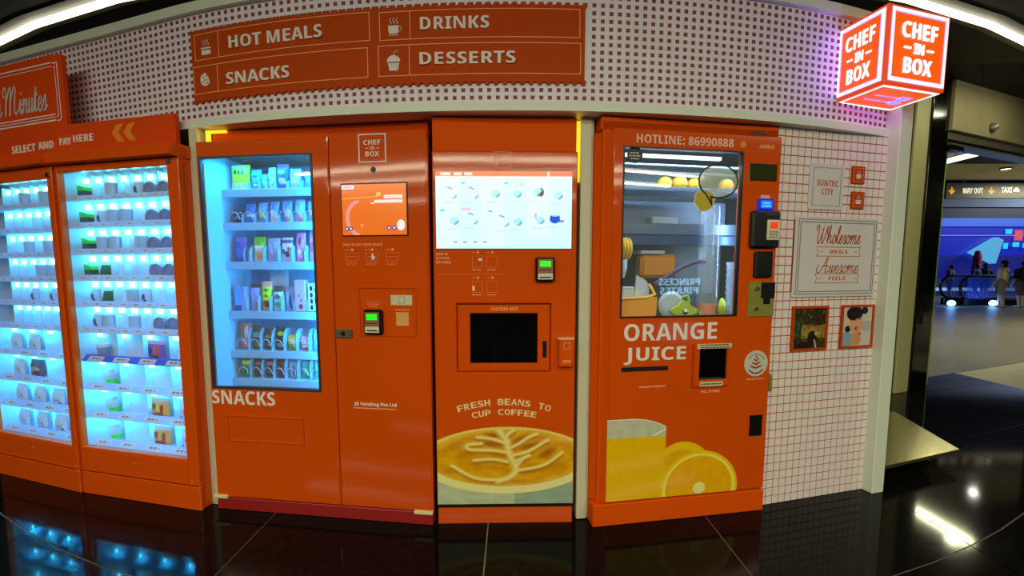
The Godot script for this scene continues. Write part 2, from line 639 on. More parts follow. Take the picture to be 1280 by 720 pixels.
# ---------------------------------------------------------------- menu sign on the header
func menu_icon(kind: int) -> B:
	var b := B.new()
	if kind == 0 or kind == 1:
		for i in 3:
			var x := -0.016 + 0.016 * i
			b.stroke(curve(V([x, 0.012, x + 0.005, 0.02, x - 0.004, 0.03, x + 0.003, 0.042]), 4), 0.0035, 0, 0.002)
	if kind == 0:
		b.box(-0.034, -0.004, 0, 0.034, 0.004, 0.002)
		b.box(-0.031, -0.034, 0, 0.031, -0.010, 0.002, 0.001)
	elif kind == 1:
		b.prism(PackedVector2Array([Vector2(-0.028, 0.006), Vector2(0.024, 0.006), Vector2(0.023, -0.026), Vector2(0.018, -0.031), Vector2(-0.022, -0.031), Vector2(-0.027, -0.026)]), 0, 0.002)
		b.stroke(curve(V([0.024, 0.0, 0.036, -0.002, 0.036, -0.018, 0.023, -0.022]), 5), 0.004, 0, 0.002)
		b.box(-0.027, -0.04, 0, 0.023, -0.037, 0.002)
	elif kind == 2:
		var p := PackedVector2Array()
		for i in 28:
			var a := TAU * i / 28 + 0.2
			var r := 0.033
			if i < 5 or i > 26:
				r = 0.026 if i % 2 == 0 else 0.022
			p.append(Vector2(cos(a), sin(a)) * r)
		b.prism(p, 0, 0.002)
	else:
		var p := PackedVector2Array()
		for i in 17:
			var a := PI * i / 16
			p.append(Vector2(cos(a) * 0.035 * (1.0 - 0.04 * (i % 2)), sin(a) * 0.031))
		b.prism(p, 0, 0.002)
		for i in 4:
			var x := -0.0225 + 0.015 * i
			b.prism(PackedVector2Array([Vector2(x - 0.006, -0.005), Vector2(x + 0.006, -0.005), Vector2(x * 0.75 + 0.005, -0.037), Vector2(x * 0.75 - 0.005, -0.037)]), 0, 0.002)
		b.box(-0.02, -0.042, 0, 0.02, -0.037, 0.002)
		b.stroke(curve(V([0.0, 0.03, 0.006, 0.045, 0.022, 0.052]), 5), 0.003, 0, 0.002)
	return b

func build_menu_sign() -> void:
	var org := mat("sign_orange", Color(0.76, 0.28, 0.02), 0.6, 0.0, {"spec": 0.25})
	var ink := mat("print_white", CREAM, 0.6)
	var line := mat("sign_line", Color(0.98, 0.62, 0.42), 0.6)
	var s := thing("menu_sign", "wide orange menu board listing hot meals, drinks, snacks and desserts", "sign")
	put("board", bow_band(-1.76, 0.355, 2.298, 2.655, -0.012, 0.0, 0.05).mesh(), org, s)
	# the stamp-like scalloped edges
	var sc := B.new()
	var x := -1.755
	while x < 0.355:
		for y in [2.298, 2.655]:
			var A := bow(x) * at(0, y, -0.006)
			sc.lathe([Vector2(0, -0.0055), Vector2(0.0125, -0.0055), Vector2(0.0125, 0.0055), Vector2(0, 0.0055)], 10, A * Transform3D(Basis(Vector3.RIGHT, PI / 2), Vector3.ZERO))
		x += 0.043
	put("scalloped_edge", sc.mesh(), org, s)
	var boxes_ := [[-1.735, -0.70, 2.507, 2.643, -1.573], [-1.755, -0.714, 2.334, 2.478, -1.59], [-0.652, 0.331, 2.503, 2.637, -0.50], [-0.662, 0.337, 2.334, 2.481, -0.506]]
	for q in boxes_:
		var b := B.new()
		var t := 0.0045
		bow_band(q[0], q[1], q[3] - t, q[3], 0, 0.0015, 0.08, b)
		bow_band(q[0], q[1], q[2], q[2] + t, 0, 0.0015, 0.08, b)
		for e in [q[0], q[1] - t, q[4]]:
			bow_band(e, e + t, q[2], q[3], 0, 0.0015, 0.08, b)
		put("border_line", b.mesh(), line, s)
	for q in [["HOT MEALS", -1.222, 2.57, 0.545, 0.058], ["SNACKS", -1.333, 2.392, 0.385, 0.058], ["DRINKS", -0.278, 2.573, 0.336, 0.055], ["DESSERTS", -0.217, 2.41, 0.468, 0.054]]:
		put("lettering", words(q[0], q[3], q[4] * 1.03, 0.006), ink, s, bow(q[1]) * at(0, q[2], -0.001))
	for q in [[0, -1.655, 2.565], [2, -1.672, 2.405], [1, -0.578, 2.565], [3, -0.583, 2.402]]:
		var ic := put("icon", menu_icon(q[0]).mesh(), ink, s, bow(q[1]) * at(0, q[2], 0.001))
		if q[0] == 2:
			var ch := B.new()
			for e in [[-0.012, 0.012], [0.008, 0.016], [0.012, -0.004], [-0.004, -0.002], [-0.016, -0.01], [0.002, -0.018], [0.016, -0.018]]:
				ch.disc(Vector3(e[0], e[1], 0.0021), 0.0042, 0.0006, 8)
			put("chocolate_chip", ch.mesh(), org, ic)

# ---------------------------------------------------------------- hand lettering
func script_word(parent: Node, txt: String, h: float, w: float, m: Material, xf: Transform3D, lw := 0.06) -> void:
	# joined slanted lettering, x-height 1, ascenders 2
	var L := {
		"W": [[2.6, [-0.3, 1.5, -0.45, 1.9, -0.1, 2.15, 0.2, 1.8, 0.15, 0.9, 0.35, 0.05, 0.7, 0.1, 1.1, 1.2, 1.3, 1.9, 1.15, 1.0, 1.3, 0.05, 1.6, 0.1, 2.05, 1.2, 2.2, 2.0, 2.35, 1.3, 2.6, 1.05]]],
		"A": [[2.3, [-0.2, 1.0, -0.5, 0.6, -0.35, 0.1, 0.2, 0.05, 0.8, 0.8, 1.35, 1.9, 1.5, 2.1, 1.45, 1.0, 1.5, 0.05, 1.9, 0.1, 2.2, 0.3]], [0, [0.65, 0.85, 1.2, 0.95, 1.9, 0.9]]],
		"M": [[3.0, [-0.3, 1.4, -0.5, 1.8, -0.2, 2.1, 0.1, 1.9, 0.2, 1.4, 0.1, 0.0]], [0, [0.15, 0.9, 0.6, 1.7, 0.95, 2.05, 1.1, 1.7, 1.0, 0.0]], [0, [1.05, 0.9, 1.5, 1.7, 1.85, 2.05, 2.05, 1.7, 1.95, 0.5, 2.15, 0.05, 2.6, 0.2, 2.9, 0.4]]],
		"h": [[1.3, [-0.1, 0.3, 0.3, 1.2, 0.45, 1.9, 0.3, 2.1, 0.15, 1.7, 0.1, 0.0]], [0, [0.12, 0.4, 0.4, 0.9, 0.75, 0.95, 0.75, 0.3, 0.9, 0.02, 1.2, 0.3]]],
		"o": [[1.05, [0.75, 0.85, 0.35, 1.0, 0.0, 0.5, 0.25, 0.0, 0.65, 0.15, 0.8, 0.6, 0.6, 0.95, 0.75, 0.8, 1.05, 0.75]]],
		"l": [[0.75, [-0.1, 0.3, 0.35, 1.2, 0.5, 1.9, 0.35, 2.1, 0.2, 1.7, 0.15, 0.3, 0.35, 0.0, 0.7, 0.3]]],
		"e": [[0.95, [-0.05, 0.3, 0.4, 0.5, 0.6, 0.8, 0.4, 1.0, 0.1, 0.7, 0.15, 0.1, 0.5, 0.0, 0.9, 0.35]]],
		"s": [[0.85, [-0.05, 0.3, 0.35, 1.05, 0.5, 0.6, 0.5, 0.1, 0.2, 0.0, 0.5, 0.02, 0.85, 0.3]]],
		"m": [[1.75, [-0.05, 0.6, 0.15, 1.0, 0.2, 0.6, 0.15, 0.0]], [0, [0.18, 0.4, 0.45, 0.95, 0.7, 0.9, 0.68, 0.0]], [0, [0.7, 0.4, 1.0, 0.95, 1.25, 0.9, 1.22, 0.2, 1.4, 0.0, 1.7, 0.3]]],
		"w": [[1.35, [-0.05, 0.6, 0.15, 1.0, 0.15, 0.3, 0.3, 0.0, 0.55, 0.3, 0.65, 1.0, 0.65, 0.3, 0.8, 0.0, 1.05, 0.4, 1.1, 0.95, 1.35, 0.8]]],
		"i": [[0.6, [-0.05, 0.5, 0.15, 1.0, 0.15, 0.25, 0.3, 0.0, 0.6, 0.3]], [0, [0.22, 1.45, 0.26, 1.5]]],
		"n": [[1.2, [-0.05, 0.6, 0.15, 1.0, 0.2, 0.6, 0.15, 0.0]], [0, [0.18, 0.4, 0.5, 0.95, 0.75, 0.9, 0.72, 0.2, 0.9, 0.0, 1.2, 0.3]]],
		"u": [[1.15, [-0.05, 0.5, 0.15, 1.0, 0.12, 0.3, 0.3, 0.0, 0.6, 0.25, 0.72, 1.0, 0.7, 0.25, 0.85, 0.0, 1.15, 0.3]]],
		"t": [[0.75, [-0.05, 0.4, 0.25, 1.7, 0.2, 0.3, 0.35, 0.0, 0.75, 0.3]], [0, [0.0, 1.15, 0.55, 1.2]]],
	}
	var lines := []
	var x := 0.0
	for ch in txt:
		if ch == " ":
			x += 0.7
			continue
		var own := []
		for st in L[ch]:
			var q := []
			for p in curve(V(st[1]), 5):
				q.append(Vector2(p.x + x + p.y * 0.25, p.y))
			own.append(q)
		lines.append(own)
		x += L[ch][0][0]
	var lo := Vector2.ONE * 1e9
	var hi := -lo
	for own in lines:
		for q in own:
			for p in q:
				lo = lo.min(p)
				hi = hi.max(p)
	for own in lines:
		var b := B.new()
		for q in own:
			var r := []
			for p in q:
				r.append((p - (lo + hi) / 2) / (hi - lo) * Vector2(w, h))
			b.stroke(r, h * lw, 0, 0.001)
		put("letter", b.mesh(), m, parent, xf)

# ---------------------------------------------------------------- packs
var pouch_mesh: ArrayMesh
func pouch() -> ArrayMesh:
	# a filled pillow bag one metre wide and high with crimped ends, standing on y = 0, thickness 1
	if pouch_mesh:
		return pouch_mesh
	var b := B.new()
	var n := 9
	for side in [1.0, -1.0]:
		var P := []
		var Q := []
		for j in n + 1:
			for i in n + 1:
				var u := float(i) / n * 2 - 1
				var v := float(j) / n
				var t := (1.0 - pow(absf(u), 3.0)) * clampf(minf(v, 1 - v) * 4.2 - 0.28, 0.03, 1.0)
				t *= 0.85 + 0.15 * sin(u * 7.0 + v * 9.0)
				var xx := u * 0.5 * (1.0 - 0.05 * sin(v * PI))
				P.append(Vector3(xx, v, side * 0.5 * sqrt(maxf(t, 0.002))))
				Q.append(Vector2((u + 1) / 2, 1 - v))
		for j in n:
			for i in n:
				var k := j * (n + 1) + i
				var id := [k, k + 1, k + n + 2, k + n + 1]
				for t3 in [[0, 1, 2], [0, 2, 3]]:
					var s := b.v.size()
					b.tri(P[id[t3[0]]], P[id[t3[1]]], P[id[t3[2]]], Vector3(0, 0, side))
					if b.v.size() > s:
						for e in 3:
							for z in 3:
								if b.v[s + e] == P[id[t3[z]]]:
									b.uv[s + e] = Q[id[t3[z]]]
	pouch_mesh = b.mesh()
	return pouch_mesh

var art_no := 0
func pack_art(base: Color, bands: Array, blobs: Array, size := 48) -> ImageTexture:
	# printed wrapper: bands [v0, v1, colour], blobs [u, v, ru, rv, colour]
	var im := Image.create(size, size, false, Image.FORMAT_RGB8)
	im.fill(base)
	for y in size:
		for x in size:
			var u := (x + 0.5) / size
			var v := (y + 0.5) / size
			for q in bands:
				if v >= q[0] and v < q[1]:
					im.set_pixel(x, y, q[2])
			for q in blobs:
				if pow((u - q[0]) / q[2], 2) + pow((v - q[1]) / q[3], 2) < 1.0:
					im.set_pixel(x, y, q[4])
	return ImageTexture.create_from_image(im)

func art(key: String, base: Color, bands := [], blobs := []) -> StandardMaterial3D:
	if M.has(key):
		return M[key]
	return mat(key, Color.WHITE, 0.35, 0.0, {"tex": pack_art(base, bands, blobs)})

func bag(called: String, label: String, m: Material, frame: Transform3D, x: float, y: float, z: float, w: float, h: float, t: float, group := "", tilt := 0.0, turn := 0.0, category := "snack bag") -> void:
	var xf := frame * at(x, y, z) * Transform3D(Basis.from_euler(Vector3(-0.04, turn, tilt)) * Basis.from_scale(Vector3(w, h, t)), Vector3.ZERO)
	one(called, pouch(), m, label, category, xf, group)

func round_bowl() -> ArrayMesh:
	# a lidded round bowl set on edge with its lid to the front, radius 0.043, standing on y = 0
	var xf := Transform3D(Basis(Vector3.RIGHT, PI / 2), Vector3(0, 0.046, 0))
	return B.new().lathe([Vector2(0, -0.028), Vector2(0.03, -0.028), Vector2(0.043, 0.004), Vector2(0.046, 0.006), Vector2(0.046, 0.011), Vector2(0.036, 0.011), Vector2(0.033, 0.004), Vector2(0.016, 0.004), Vector2(0.013, 0.009), Vector2(0.0, 0.009)], 22, xf).mesh()

func tub() -> ArrayMesh:
	return B.new().lathe([Vector2(0, 0), Vector2(0.03, 0), Vector2(0.033, 0.085), Vector2(0.035, 0.086), Vector2(0.035, 0.094), Vector2(0.03, 0.097), Vector2(0, 0.097)], 18).mesh()

func wedge() -> ArrayMesh:
	var b := B.new()
	b.prism(PackedVector2Array([Vector2(-0.012, 0), Vector2(0.028, 0), Vector2(0.024, 0.085)]), -0.03, 0.03)
	return b.mesh()

var bowl_m: ArrayMesh
var tub_m: ArrayMesh
var wedge_m: ArrayMesh

func cell_item(code: String, F: Transform3D, x: float, y: float, place: String) -> void:
	# F cabinet frame; x, y the cell's lower middle; z is set well inside the cell
	var z := -0.098
	if bowl_m == null:
		bowl_m = round_bowl()
		tub_m = tub()
		wedge_m = wedge()
	match code:
		"B":
			one("meal_bowl", bowl_m, mat("bowl_grey", Color(0.52, 0.53, 0.72), 0.4), "round grey lidded meal bowl" + place, "bowl", F * at(x + 0.001, y, z), "meal bowls in the lit cabinets")
		"C":
			one("dessert_tub", tub_m, mat("tub_white", Color(0.72, 0.8, 0.92), 0.4), "pale lidded plastic tub" + place, "tub", F * at(x + 0.010, y, z - 0.002), "dessert tubs in the lit cabinets")
		"G":
			var t := thing("drink_carton", "green topped drink carton" + place, "carton", F * at(x, y, z), "green drink cartons in the lit cabinets")
			put("carton_body", bx(0.06, 0.058, 0.05, 0.003), art("carton_art", Color(0.45, 0.75, 0.95), [[0.0, 0.2, Color(0.05, 0.25, 0.2)]], [[0.6, 0.6, 0.25, 0.16, Color(0.03, 0.06, 0.25)], [0.4, 0.85, 0.2, 0.08, Color(0.03, 0.06, 0.25)]]), t)
			put("carton_top", B.new().prism(PackedVector2Array([Vector2(-0.03, 0.058), Vector2(0.03, 0.058), Vector2(0.028, 0.078), Vector2(-0.03, 0.092)]), -0.025, 0.025).mesh(), mat("carton_green", Color(0.08, 0.85, 0.12), 0.4), t)
		"O":
			one("sandwich_pack", wedge_m, art("wedge_art", Color(0.15, 0.35, 0.1), [[0.6, 1.0, Color(0.25, 0.13, 0.06)]], [[0.5, 0.5, 0.2, 0.2, Color(0.5, 0.6, 0.2)]]), "dark green triangular pack" + place, "sandwich", F * at(x, y, z), "triangular packs in the lit cabinets")
		"P":
			bag("pastry_bag", "small pale printed bag" + place, art("pale_bag", Color(0.75, 0.85, 0.98), [], [[0.45, 0.45, 0.18, 0.2, Color(0.2, 0.25, 0.4)], [0.6, 0.7, 0.12, 0.1, Color(0.1, 0.12, 0.25)]]), F, x + 0.008, y, z, 0.07, 0.095, 0.04, "pale pastry bags in the lit cabinets")
		"N":
			bag("noodle_pack", "red and yellow noodle pack" + place, art("noodle_red", Color(0.95, 0.62, 0.3), [[0.0, 0.12, Color(0.9, 0.85, 0.8)]], [[0.25, 0.4, 0.12, 0.16, Color(0.75, 0.1, 0.1)], [0.5, 0.45, 0.1, 0.2, Color(0.98, 0.85, 0.1)], [0.7, 0.5, 0.1, 0.24, Color(0.8, 0.1, 0.08)], [0.45, 0.8, 0.3, 0.12, Color(0.7, 0.2, 0.1)], [0.85, 0.6, 0.06, 0.25, Color(0.98, 0.7, 0.1)]]), F, x, y, z, 0.14, 0.12, 0.04, "noodle packs in the lit cabinets")
		"V":
			bag("noodle_pack", "purple noodle pack" + place, art("noodle_purple", Color(0.55, 0.3, 0.75), [[0.0, 0.15, Color(0.85, 0.75, 0.95)]], [[0.25, 0.5, 0.14, 0.2, Color(0.15, 0.08, 0.4)], [0.55, 0.45, 0.08, 0.25, Color(0.95, 0.4, 0.5)], [0.75, 0.5, 0.09, 0.28, Color(0.9, 0.3, 0.4)], [0.5, 0.8, 0.25, 0.1, Color(0.2, 0.1, 0.4)]]), F, x, y, z, 0.13, 0.12, 0.04)
		"R":
			bag("bread_bag", "white pink-swirl bread bag" + place, art("swirl_art", Color(0.9, 0.93, 1.0), [], [[0.55, 0.5, 0.24, 0.26, Color(0.95, 0.35, 0.5)], [0.62, 0.42, 0.16, 0.14, Color(0.92, 0.93, 1.0)], [0.12, 0.85, 0.08, 0.06, Color(0.05, 0.05, 0.1)], [0.9, 0.85, 0.1, 0.2, Color(0.05, 0.05, 0.1)]]), F, x + 0.02, y, z, 0.16, 0.12, 0.04, "swirl bread bags in the lit cabinets")
		"K":
			bag("bread_bag", "dark brown printed bag" + place, art("brown_bag", Color(0.45, 0.35, 0.45), [], [[0.3, 0.2, 0.2, 0.15, Color(0.1, 0.1, 0.25)], [0.6, 0.5, 0.25, 0.12, Color(0.9, 0.8, 0.7)], [0.6, 0.7, 0.2, 0.15, Color(0.55, 0.15, 0.1)], [0.35, 0.5, 0.12, 0.12, Color(0.8, 0.7, 0.6)]]), F, x, y, z, 0.14, 0.125, 0.04)
		"Y":
			var q := thing("soup_cup", "small white soup cup" + place, "cup", F * at(x - 0.02, y, z - 0.002) * Transform3D(Basis.from_scale(Vector3.ONE * 0.8), Vector3.ZERO), "soup cups in the lit cabinets")
			put("cup_body", B.new().lathe([Vector2(0, 0), Vector2(0.03, 0), Vector2(0.038, 0.085), Vector2(0.036, 0.085), Vector2(0, 0.08)], 18).mesh(), mat("cup_blue", Color(0.55, 0.65, 0.8), 0.4), q)
			put("cup_lid", B.new().lathe([Vector2(0.04, 0.085), Vector2(0.04, 0.1), Vector2(0.034, 0.112), Vector2(0, 0.112)], 18).mesh(), mat("cup_lid", Color(0.9, 0.93, 0.95), 0.4), q)
		"g":
			var q := thing("tea_bottle", "pale green-label bottle" + place, "bottle", F * at(x + 0.03, y, z - 0.002) * Transform3D(Basis.from_scale(Vector3.ONE * 0.85), Vector3.ZERO), "green label bottles in the lit cabinets")
			put("bottle_body", B.new().lathe([Vector2(0, 0), Vector2(0.03, 0), Vector2(0.032, 0.06), Vector2(0.03, 0.085), Vector2(0.014, 0.105), Vector2(0.014, 0.115)], 18).mesh(), mat("bottle_pale", Color(0.8, 0.93, 0.95), 0.3), q)
			put("bottle_label", B.new().lathe([Vector2(0.0325, 0.015), Vector2(0.0335, 0.055)], 18).mesh(), mat("label_green", Color(0.2, 0.95, 0.3), 0.5), q)
			put("bottle_cap", B.new().lathe([Vector2(0.016, 0.112), Vector2(0.016, 0.126), Vector2(0, 0.126)], 14).mesh(), mat("cup_lid"), q)
		"W":
			bag("bun_bag", "plain white wrapped bun" + place, art("white_bag", Color(0.9, 0.92, 0.97), [], [[0.7, 0.6, 0.08, 0.06, Color(0.2, 0.3, 0.5)], [0.4, 0.5, 0.2, 0.15, Color(0.8, 0.85, 0.95)]]), F, x, y, z, 0.11, 0.12, 0.04, "white bun bags in the lit cabinets")
		"w":
			bag("bun_bag", "pink-curl wrapped white bun" + place, art("curl_bag", Color(0.9, 0.92, 0.97), [], [[0.5, 0.55, 0.26, 0.12, Color(0.9, 0.55, 0.65)], [0.5, 0.48, 0.2, 0.1, Color(0.9, 0.92, 0.97)], [0.75, 0.75, 0.1, 0.08, Color(0.25, 0.3, 0.6)]]), F, x, y, z, 0.12, 0.12, 0.04, "curl marked bun bags in the lit cabinets")
		"y":
			one("snack_box", bx(0.05, 0.085, 0.03, 0.002), mat("box_yellow", Color(0.9, 0.78, 0.45), 0.5), "small yellow box" + place, "box", F * at(x + 0.06, y, z + 0.01), "yellow boxes in the lit cabinets")

func cabinet(F: Transform3D, label: String, crown: float, inset: float, s1: float, wx0: float, wx1: float, wy0: float, wy1: float, rows: Array, start: int) -> void:
	# F frame, s1 outer width, window opening, rows of item codes; cells start at column `start` so that unseen ones stay empty
	var skin := mat("cabinet_orange", ORANGE, 0.4, 0.0, {"coat": 0.6, "coat_rough": 0.08, "spec": 0.2})
	var inner := mat("cell_white", Color(0.80, 0.86, 0.92), 0.55)
	var shelf := mat("shelf_white", Color(0.76, 0.78, 0.98), 0.45)
	var c := thing("vending_cabinet", label, "vending machine", F)
	put("base", slab(0.003, 0, -0.42, s1 - inset, 0.142, 0.0, 0.004), skin, c)
	put("base_front", slab(0.001, 0, -0.02, s1 - 0.002, 0.142, 0.001, 0.004), skin, c)
	put("body", B.new().box(0.003, 0.142, -0.42, wx0 - 0.008, 1.985, -0.03).box(wx1 + 0.008, 0.142, -0.42, s1 - inset, 1.985, -0.03).box(wx0 - 0.008, 0.142, -0.42, wx1 + 0.008, wy0 - 0.01, -0.03).box(wx0 - 0.008, wy1 + 0.03, -0.42, wx1 + 0.008, 1.985, -0.03).mesh(), skin, c)
	var dr := put("door", B.new().frame(0.002, 0.146, s1 - 0.004, 1.985, wx0, wy0, wx1, wy1, -0.03, 0.0, 0.004).mesh(), skin, c)
	put("door_seam", slab(wx0 + 0.02, wy0 - 0.022, 0.0, wx1, wy0 - 0.018, 0.004, 0.001), skin, dr)
	put("kick_seam", slab(wx0 + 0.02, 0.16, 0.0, wx1, 0.165, 0.004, 0.001), skin, dr)
	put("upright_seam", slab(wx1 + 0.002, 0.165, 0.0, wx1 + 0.007, wy0 - 0.02, 0.004, 0.001), skin, dr)
	put("door_lock", B.new().lathe([Vector2(0, 0), Vector2(0.016, 0), Vector2(0.014, 0.008), Vector2(0, 0.008)], 16, Transform3D(Basis(Vector3.RIGHT, PI / 2), Vector3(wx1 + 0.02, wy1 + 0.02, 0))).mesh(), mat("steel", Color(0.7, 0.7, 0.7), 0.25, 1.0), dr)
	put("screw", B.new().disc(Vector3(wx1 + 0.025, 0.17, 0.0), 0.007, 0.004, 10).mesh(), mat("brass", Color(0.9, 0.8, 0.35), 0.3, 0.6), dr)
	put("screw", B.new().disc(Vector3((wx0 + wx1) / 2, 0.235, 0.0), 0.006, 0.004, 10).mesh(), mat("brass"), dr)
	put("window_pane", slab(wx0, wy0, -0.022, wx1, wy1, -0.018), mat("clear_glass", Color(0.9, 0.97, 1.0), 0.02, 0.0, {"alpha": 0.04}), dr)
	# sloping crown
	put("crown", B.new().prism(PackedVector2Array([Vector2(0, 1.987), Vector2(0.045, 1.99), Vector2(0.035, crown - 0.01), Vector2(-0.02, crown), Vector2(-0.1, crown), Vector2(-0.1, 1.987)]), 0.002, s1 - 0.004).mesh(), skin, c, Transform3D(Basis(Vector3(0, 0, 1), Vector3(0, 1, 0), Vector3(1, 0, 0)), Vector3.ZERO))
	put("back_lining", slab(wx0 - 0.008, wy0 - 0.01, -0.40, wx1 + 0.008, wy1 + 0.03, -0.136), inner, c)
	put("side_lining", slab(wx0 - 0.008, wy0 - 0.01, -0.148, wx0 - 0.002, wy1 + 0.03, -0.032), inner, c)
	put("side_lining", slab(wx1 + 0.002, wy0 - 0.01, -0.148, wx1 + 0.008, wy1 + 0.03, -0.032), inner, c)
	# cells
	var tagart := art("price_tag_art", Color(0.88, 0.85, 0.88), [[0.72, 0.78, Color(0.7, 0.6, 0.66)]], [[0.3, 0.42, 0.12, 0.2, Color(0.75, 0.4, 0.4)], [0.55, 0.42, 0.1, 0.2, Color(0.75, 0.4, 0.4)], [0.78, 0.45, 0.06, 0.14, Color(0.75, 0.45, 0.45)]])
	var lampm := mat("cell_lamp", Color.WHITE, 0.5, 0.0, {"glow": Color(0.55, 0.95, 1.0), "power": 5.0})
	var y := wy1
	var wide := wx1 - wx0
	for r in rows.size():
		var n: int = 8 if r < 6 else 4
		var ph: float = (wy1 - wy0 - 4 * 0.176) / 6.0 if r < 6 else 0.176
		var y0 := y - ph
		var cw := wide / n
		var lip := 0.036
		var blue := r == 6 and start == 0
		var shelf_m := mat("shelf_blue", Color(0.22, 0.28, 0.85), 0.45) if blue else shelf
		put("shelf", slab(wx0 - 0.002, y0, -0.148, wx1 + 0.002, y0 + 0.008, -0.05), shelf, c)
		put("shelf_front", B.new().prism(PackedVector2Array([Vector2(-0.034, y0), Vector2(-0.062, y0 + lip), Vector2(-0.068, y0 + lip), Vector2(-0.068, y0)]), 0.0, wide + 0.004).mesh(), shelf_m, c, Transform3D(Basis(Vector3(0, 0, 1), Vector3(0, 1, 0), Vector3(1, 0, 0)), Vector3(wx0 - 0.002, 0, 0)))
		for k in range(start if r < 6 else start / 2, n):
			var x0 := wx0 + cw * k
			if k > 0:
				put("divider", slab(-0.002, 0, -0.136, 0.002, ph - 0.002, -0.098), inner, c, at(x0, y0 + 0.006, 0))
			put("price_tag", picture(-cw * 0.3, 0.004, cw * 0.3, 0.036, 0), tagart, c, Transform3D(Basis(Vector3.RIGHT, -0.661), Vector3(x0 + cw / 2, y0 + 0.0005, -0.0335)))
			var code: String = rows[r][k]
			var lz := -0.118
			put("cell_lamp", bx(minf(cw * 0.3, 0.03), 0.032, 0.014, 0.003), lampm, c, at(x0 + minf(cw * 0.25, 0.03), y0 + ph - 0.04, lz))
			omni(c, Vector3(x0 + minf(cw * 0.25, 0.03), y0 + ph - 0.024, lz), Color(0.06, 0.80, 1.0), (0.02 if n == 8 else 0.042) * (0.45 if blue else 1.0), 0.012)
			if code != "e":
				cell_item(code, F, x0 + cw / 2, y0 + 0.0095, ", %s shelf down, %s cell from dividing post, %s" % [ORDER[r], ORDER[k if start == 0 else n - 1 - k], "snack-side cabinet" if start == 0 else "end cabinet"])
		y = y0

func build_cabinets() -> void:
	var rows2 := ["GeCeDBBB".replace("D", "P"), "GPCCeBBB", "GCCeCBBB", "GOeeeBBB", "POeCPeeP", "PCeCeBBB", "YeVe", "geee", "geNR", "geNR"]
	var rows1 := ["eeeCeCCG", "eeeeeeCe", "eeeCeCCe", "eeeeCCCC", "eeePePeP", "eeeeeeCC", "WWey", "WKee", "WWwy", "WWwy"]
	cabinet(UX["L2"], "tall orange vending cabinet with cyan lit cells beside the snack machine", 2.056, 0.012, 0.905, 0.022, 0.822, 0.30, 1.945, rows2, 0)
	cabinet(UX["L1"], "tall orange vending cabinet with cyan lit cells at the end of the row", 2.022, 0.05, 0.846, 0.012, 0.795, 0.30, 1.915, rows1, 1)
	# the sign above
	var org := mat("pay_sign_orange", Color(0.90, 0.29, 0.05), 0.6, 0.0, {"spec": 0.25})
	var ink := mat("print_white")
	var yel := mat("arrow_yellow", Color(0.95, 0.55, 0.08), 0.6)
	var F1: Transform3D = UX["L1"]
	var F2: Transform3D = UX["L2"]
	F1 = F1 * at(0, 0, -0.085)
	F2 = F2 * at(0, 0, -0.085)
	var s := thing("pay_sign", "orange select and pay sign with yellow chevrons above the meal cabinets", "sign")
	put("board", slab(-0.35, 2.026, 0.02, 0.848, 2.62, 0.045, 0.002), org, s, F1)
	put("board", slab(-0.012, 2.06, 0.02, 0.062, 2.62, 0.045, 0.002), org, s, F2)
	put("board", slab(0.062, 2.06, 0.02, 0.85, 2.228, 0.045, 0.002), org, s, F2)
	put("lettering", words("SELECT", 0.228, 0.044, 0.003), ink, s, F1 * at(0.521, 2.119, 0.045))
	put("lettering", words("AND", 0.142, 0.043, 0.003), ink, s, F1 * at(0.738, 2.122, 0.045))
	put("lettering", words("PAY", 0.09, 0.04, 0.003), ink, s, F2 * at(0.043, 2.133, 0.045))
	put("lettering", words("HERE", 0.152, 0.04, 0.003), ink, s, F2 * at(0.184, 2.143, 0.045))
	for i in 2:
		var x := 0.403 + 0.085 * i
		put("chevron", B.new().prism(PackedVector2Array([Vector2(x, 2.152), Vector2(x + 0.04, 2.197), Vector2(x + 0.09, 2.201), Vector2(x + 0.05, 2.152), Vector2(x + 0.088, 2.101), Vector2(x + 0.04, 2.105)]), 0.045, 0.048).mesh(), yel, s, F2)
	var fr := B.new()
	for q in [[2.575, 0.008], [2.555, 0.004], [2.288, 0.007], [2.272, 0.005], [2.255, 0.008]]:
		fr.stroke(V([-0.34, q[0], 0.85, q[0]]), q[1], 0, 0.0465)
	put("printed_frame", fr.mesh(), ink, s, F1)
	var fr2 := B.new()
	for q in [[0.0, 0.007], [0.02, 0.005]]:
		fr2.stroke(V([-0.008, 2.575 - q[0], 0.03 - q[0], 2.575 - q[0], 0.03 - q[0], 2.267 + q[0], 0.018 - q[0], 2.255 + q[0], -0.008, 2.255 + q[0]]), q[1], 0, 0.0465)
	put("printed_frame", fr2.mesh(), ink, s, F2)
	script_word(s, "in Minutes", 0.165, 0.53, ink, F1 * at(0.525, 2.405, 0.047), 0.075)

# ---------------------------------------------------------------- brand box logo
func box_logo(parent: Node, F: Transform3D, w: float, h: float, lw: float, m: Material) -> void:
	# the square outlined CHEF IN BOX mark, centred on F
	put("logo_outline", B.new().outline(-w / 2, -h / 2, w / 2, h / 2, lw, 0, 0.002).mesh(), m, parent, F)
	put("lettering", words("CHEF", w * 0.62, h * 0.17, 0.002), m, parent, F * at(0, h * 0.2, 0))
	put("lettering", words("IN", w * 0.15, h * 0.11, 0.002), m, parent, F * at(0, h * 0.0, 0))
	put("lettering", words("BOX", w * 0.5, h * 0.17, 0.002), m, parent, F * at(0, -h * 0.2, 0))
	put("logo_dash", B.new().box(-w * 0.25, -h * 0.012, 0, -w * 0.14, h * 0.012, 0.002).box(w * 0.14, -h * 0.012, 0, w * 0.25, h * 0.012, 0.002).mesh(), m, parent, F)

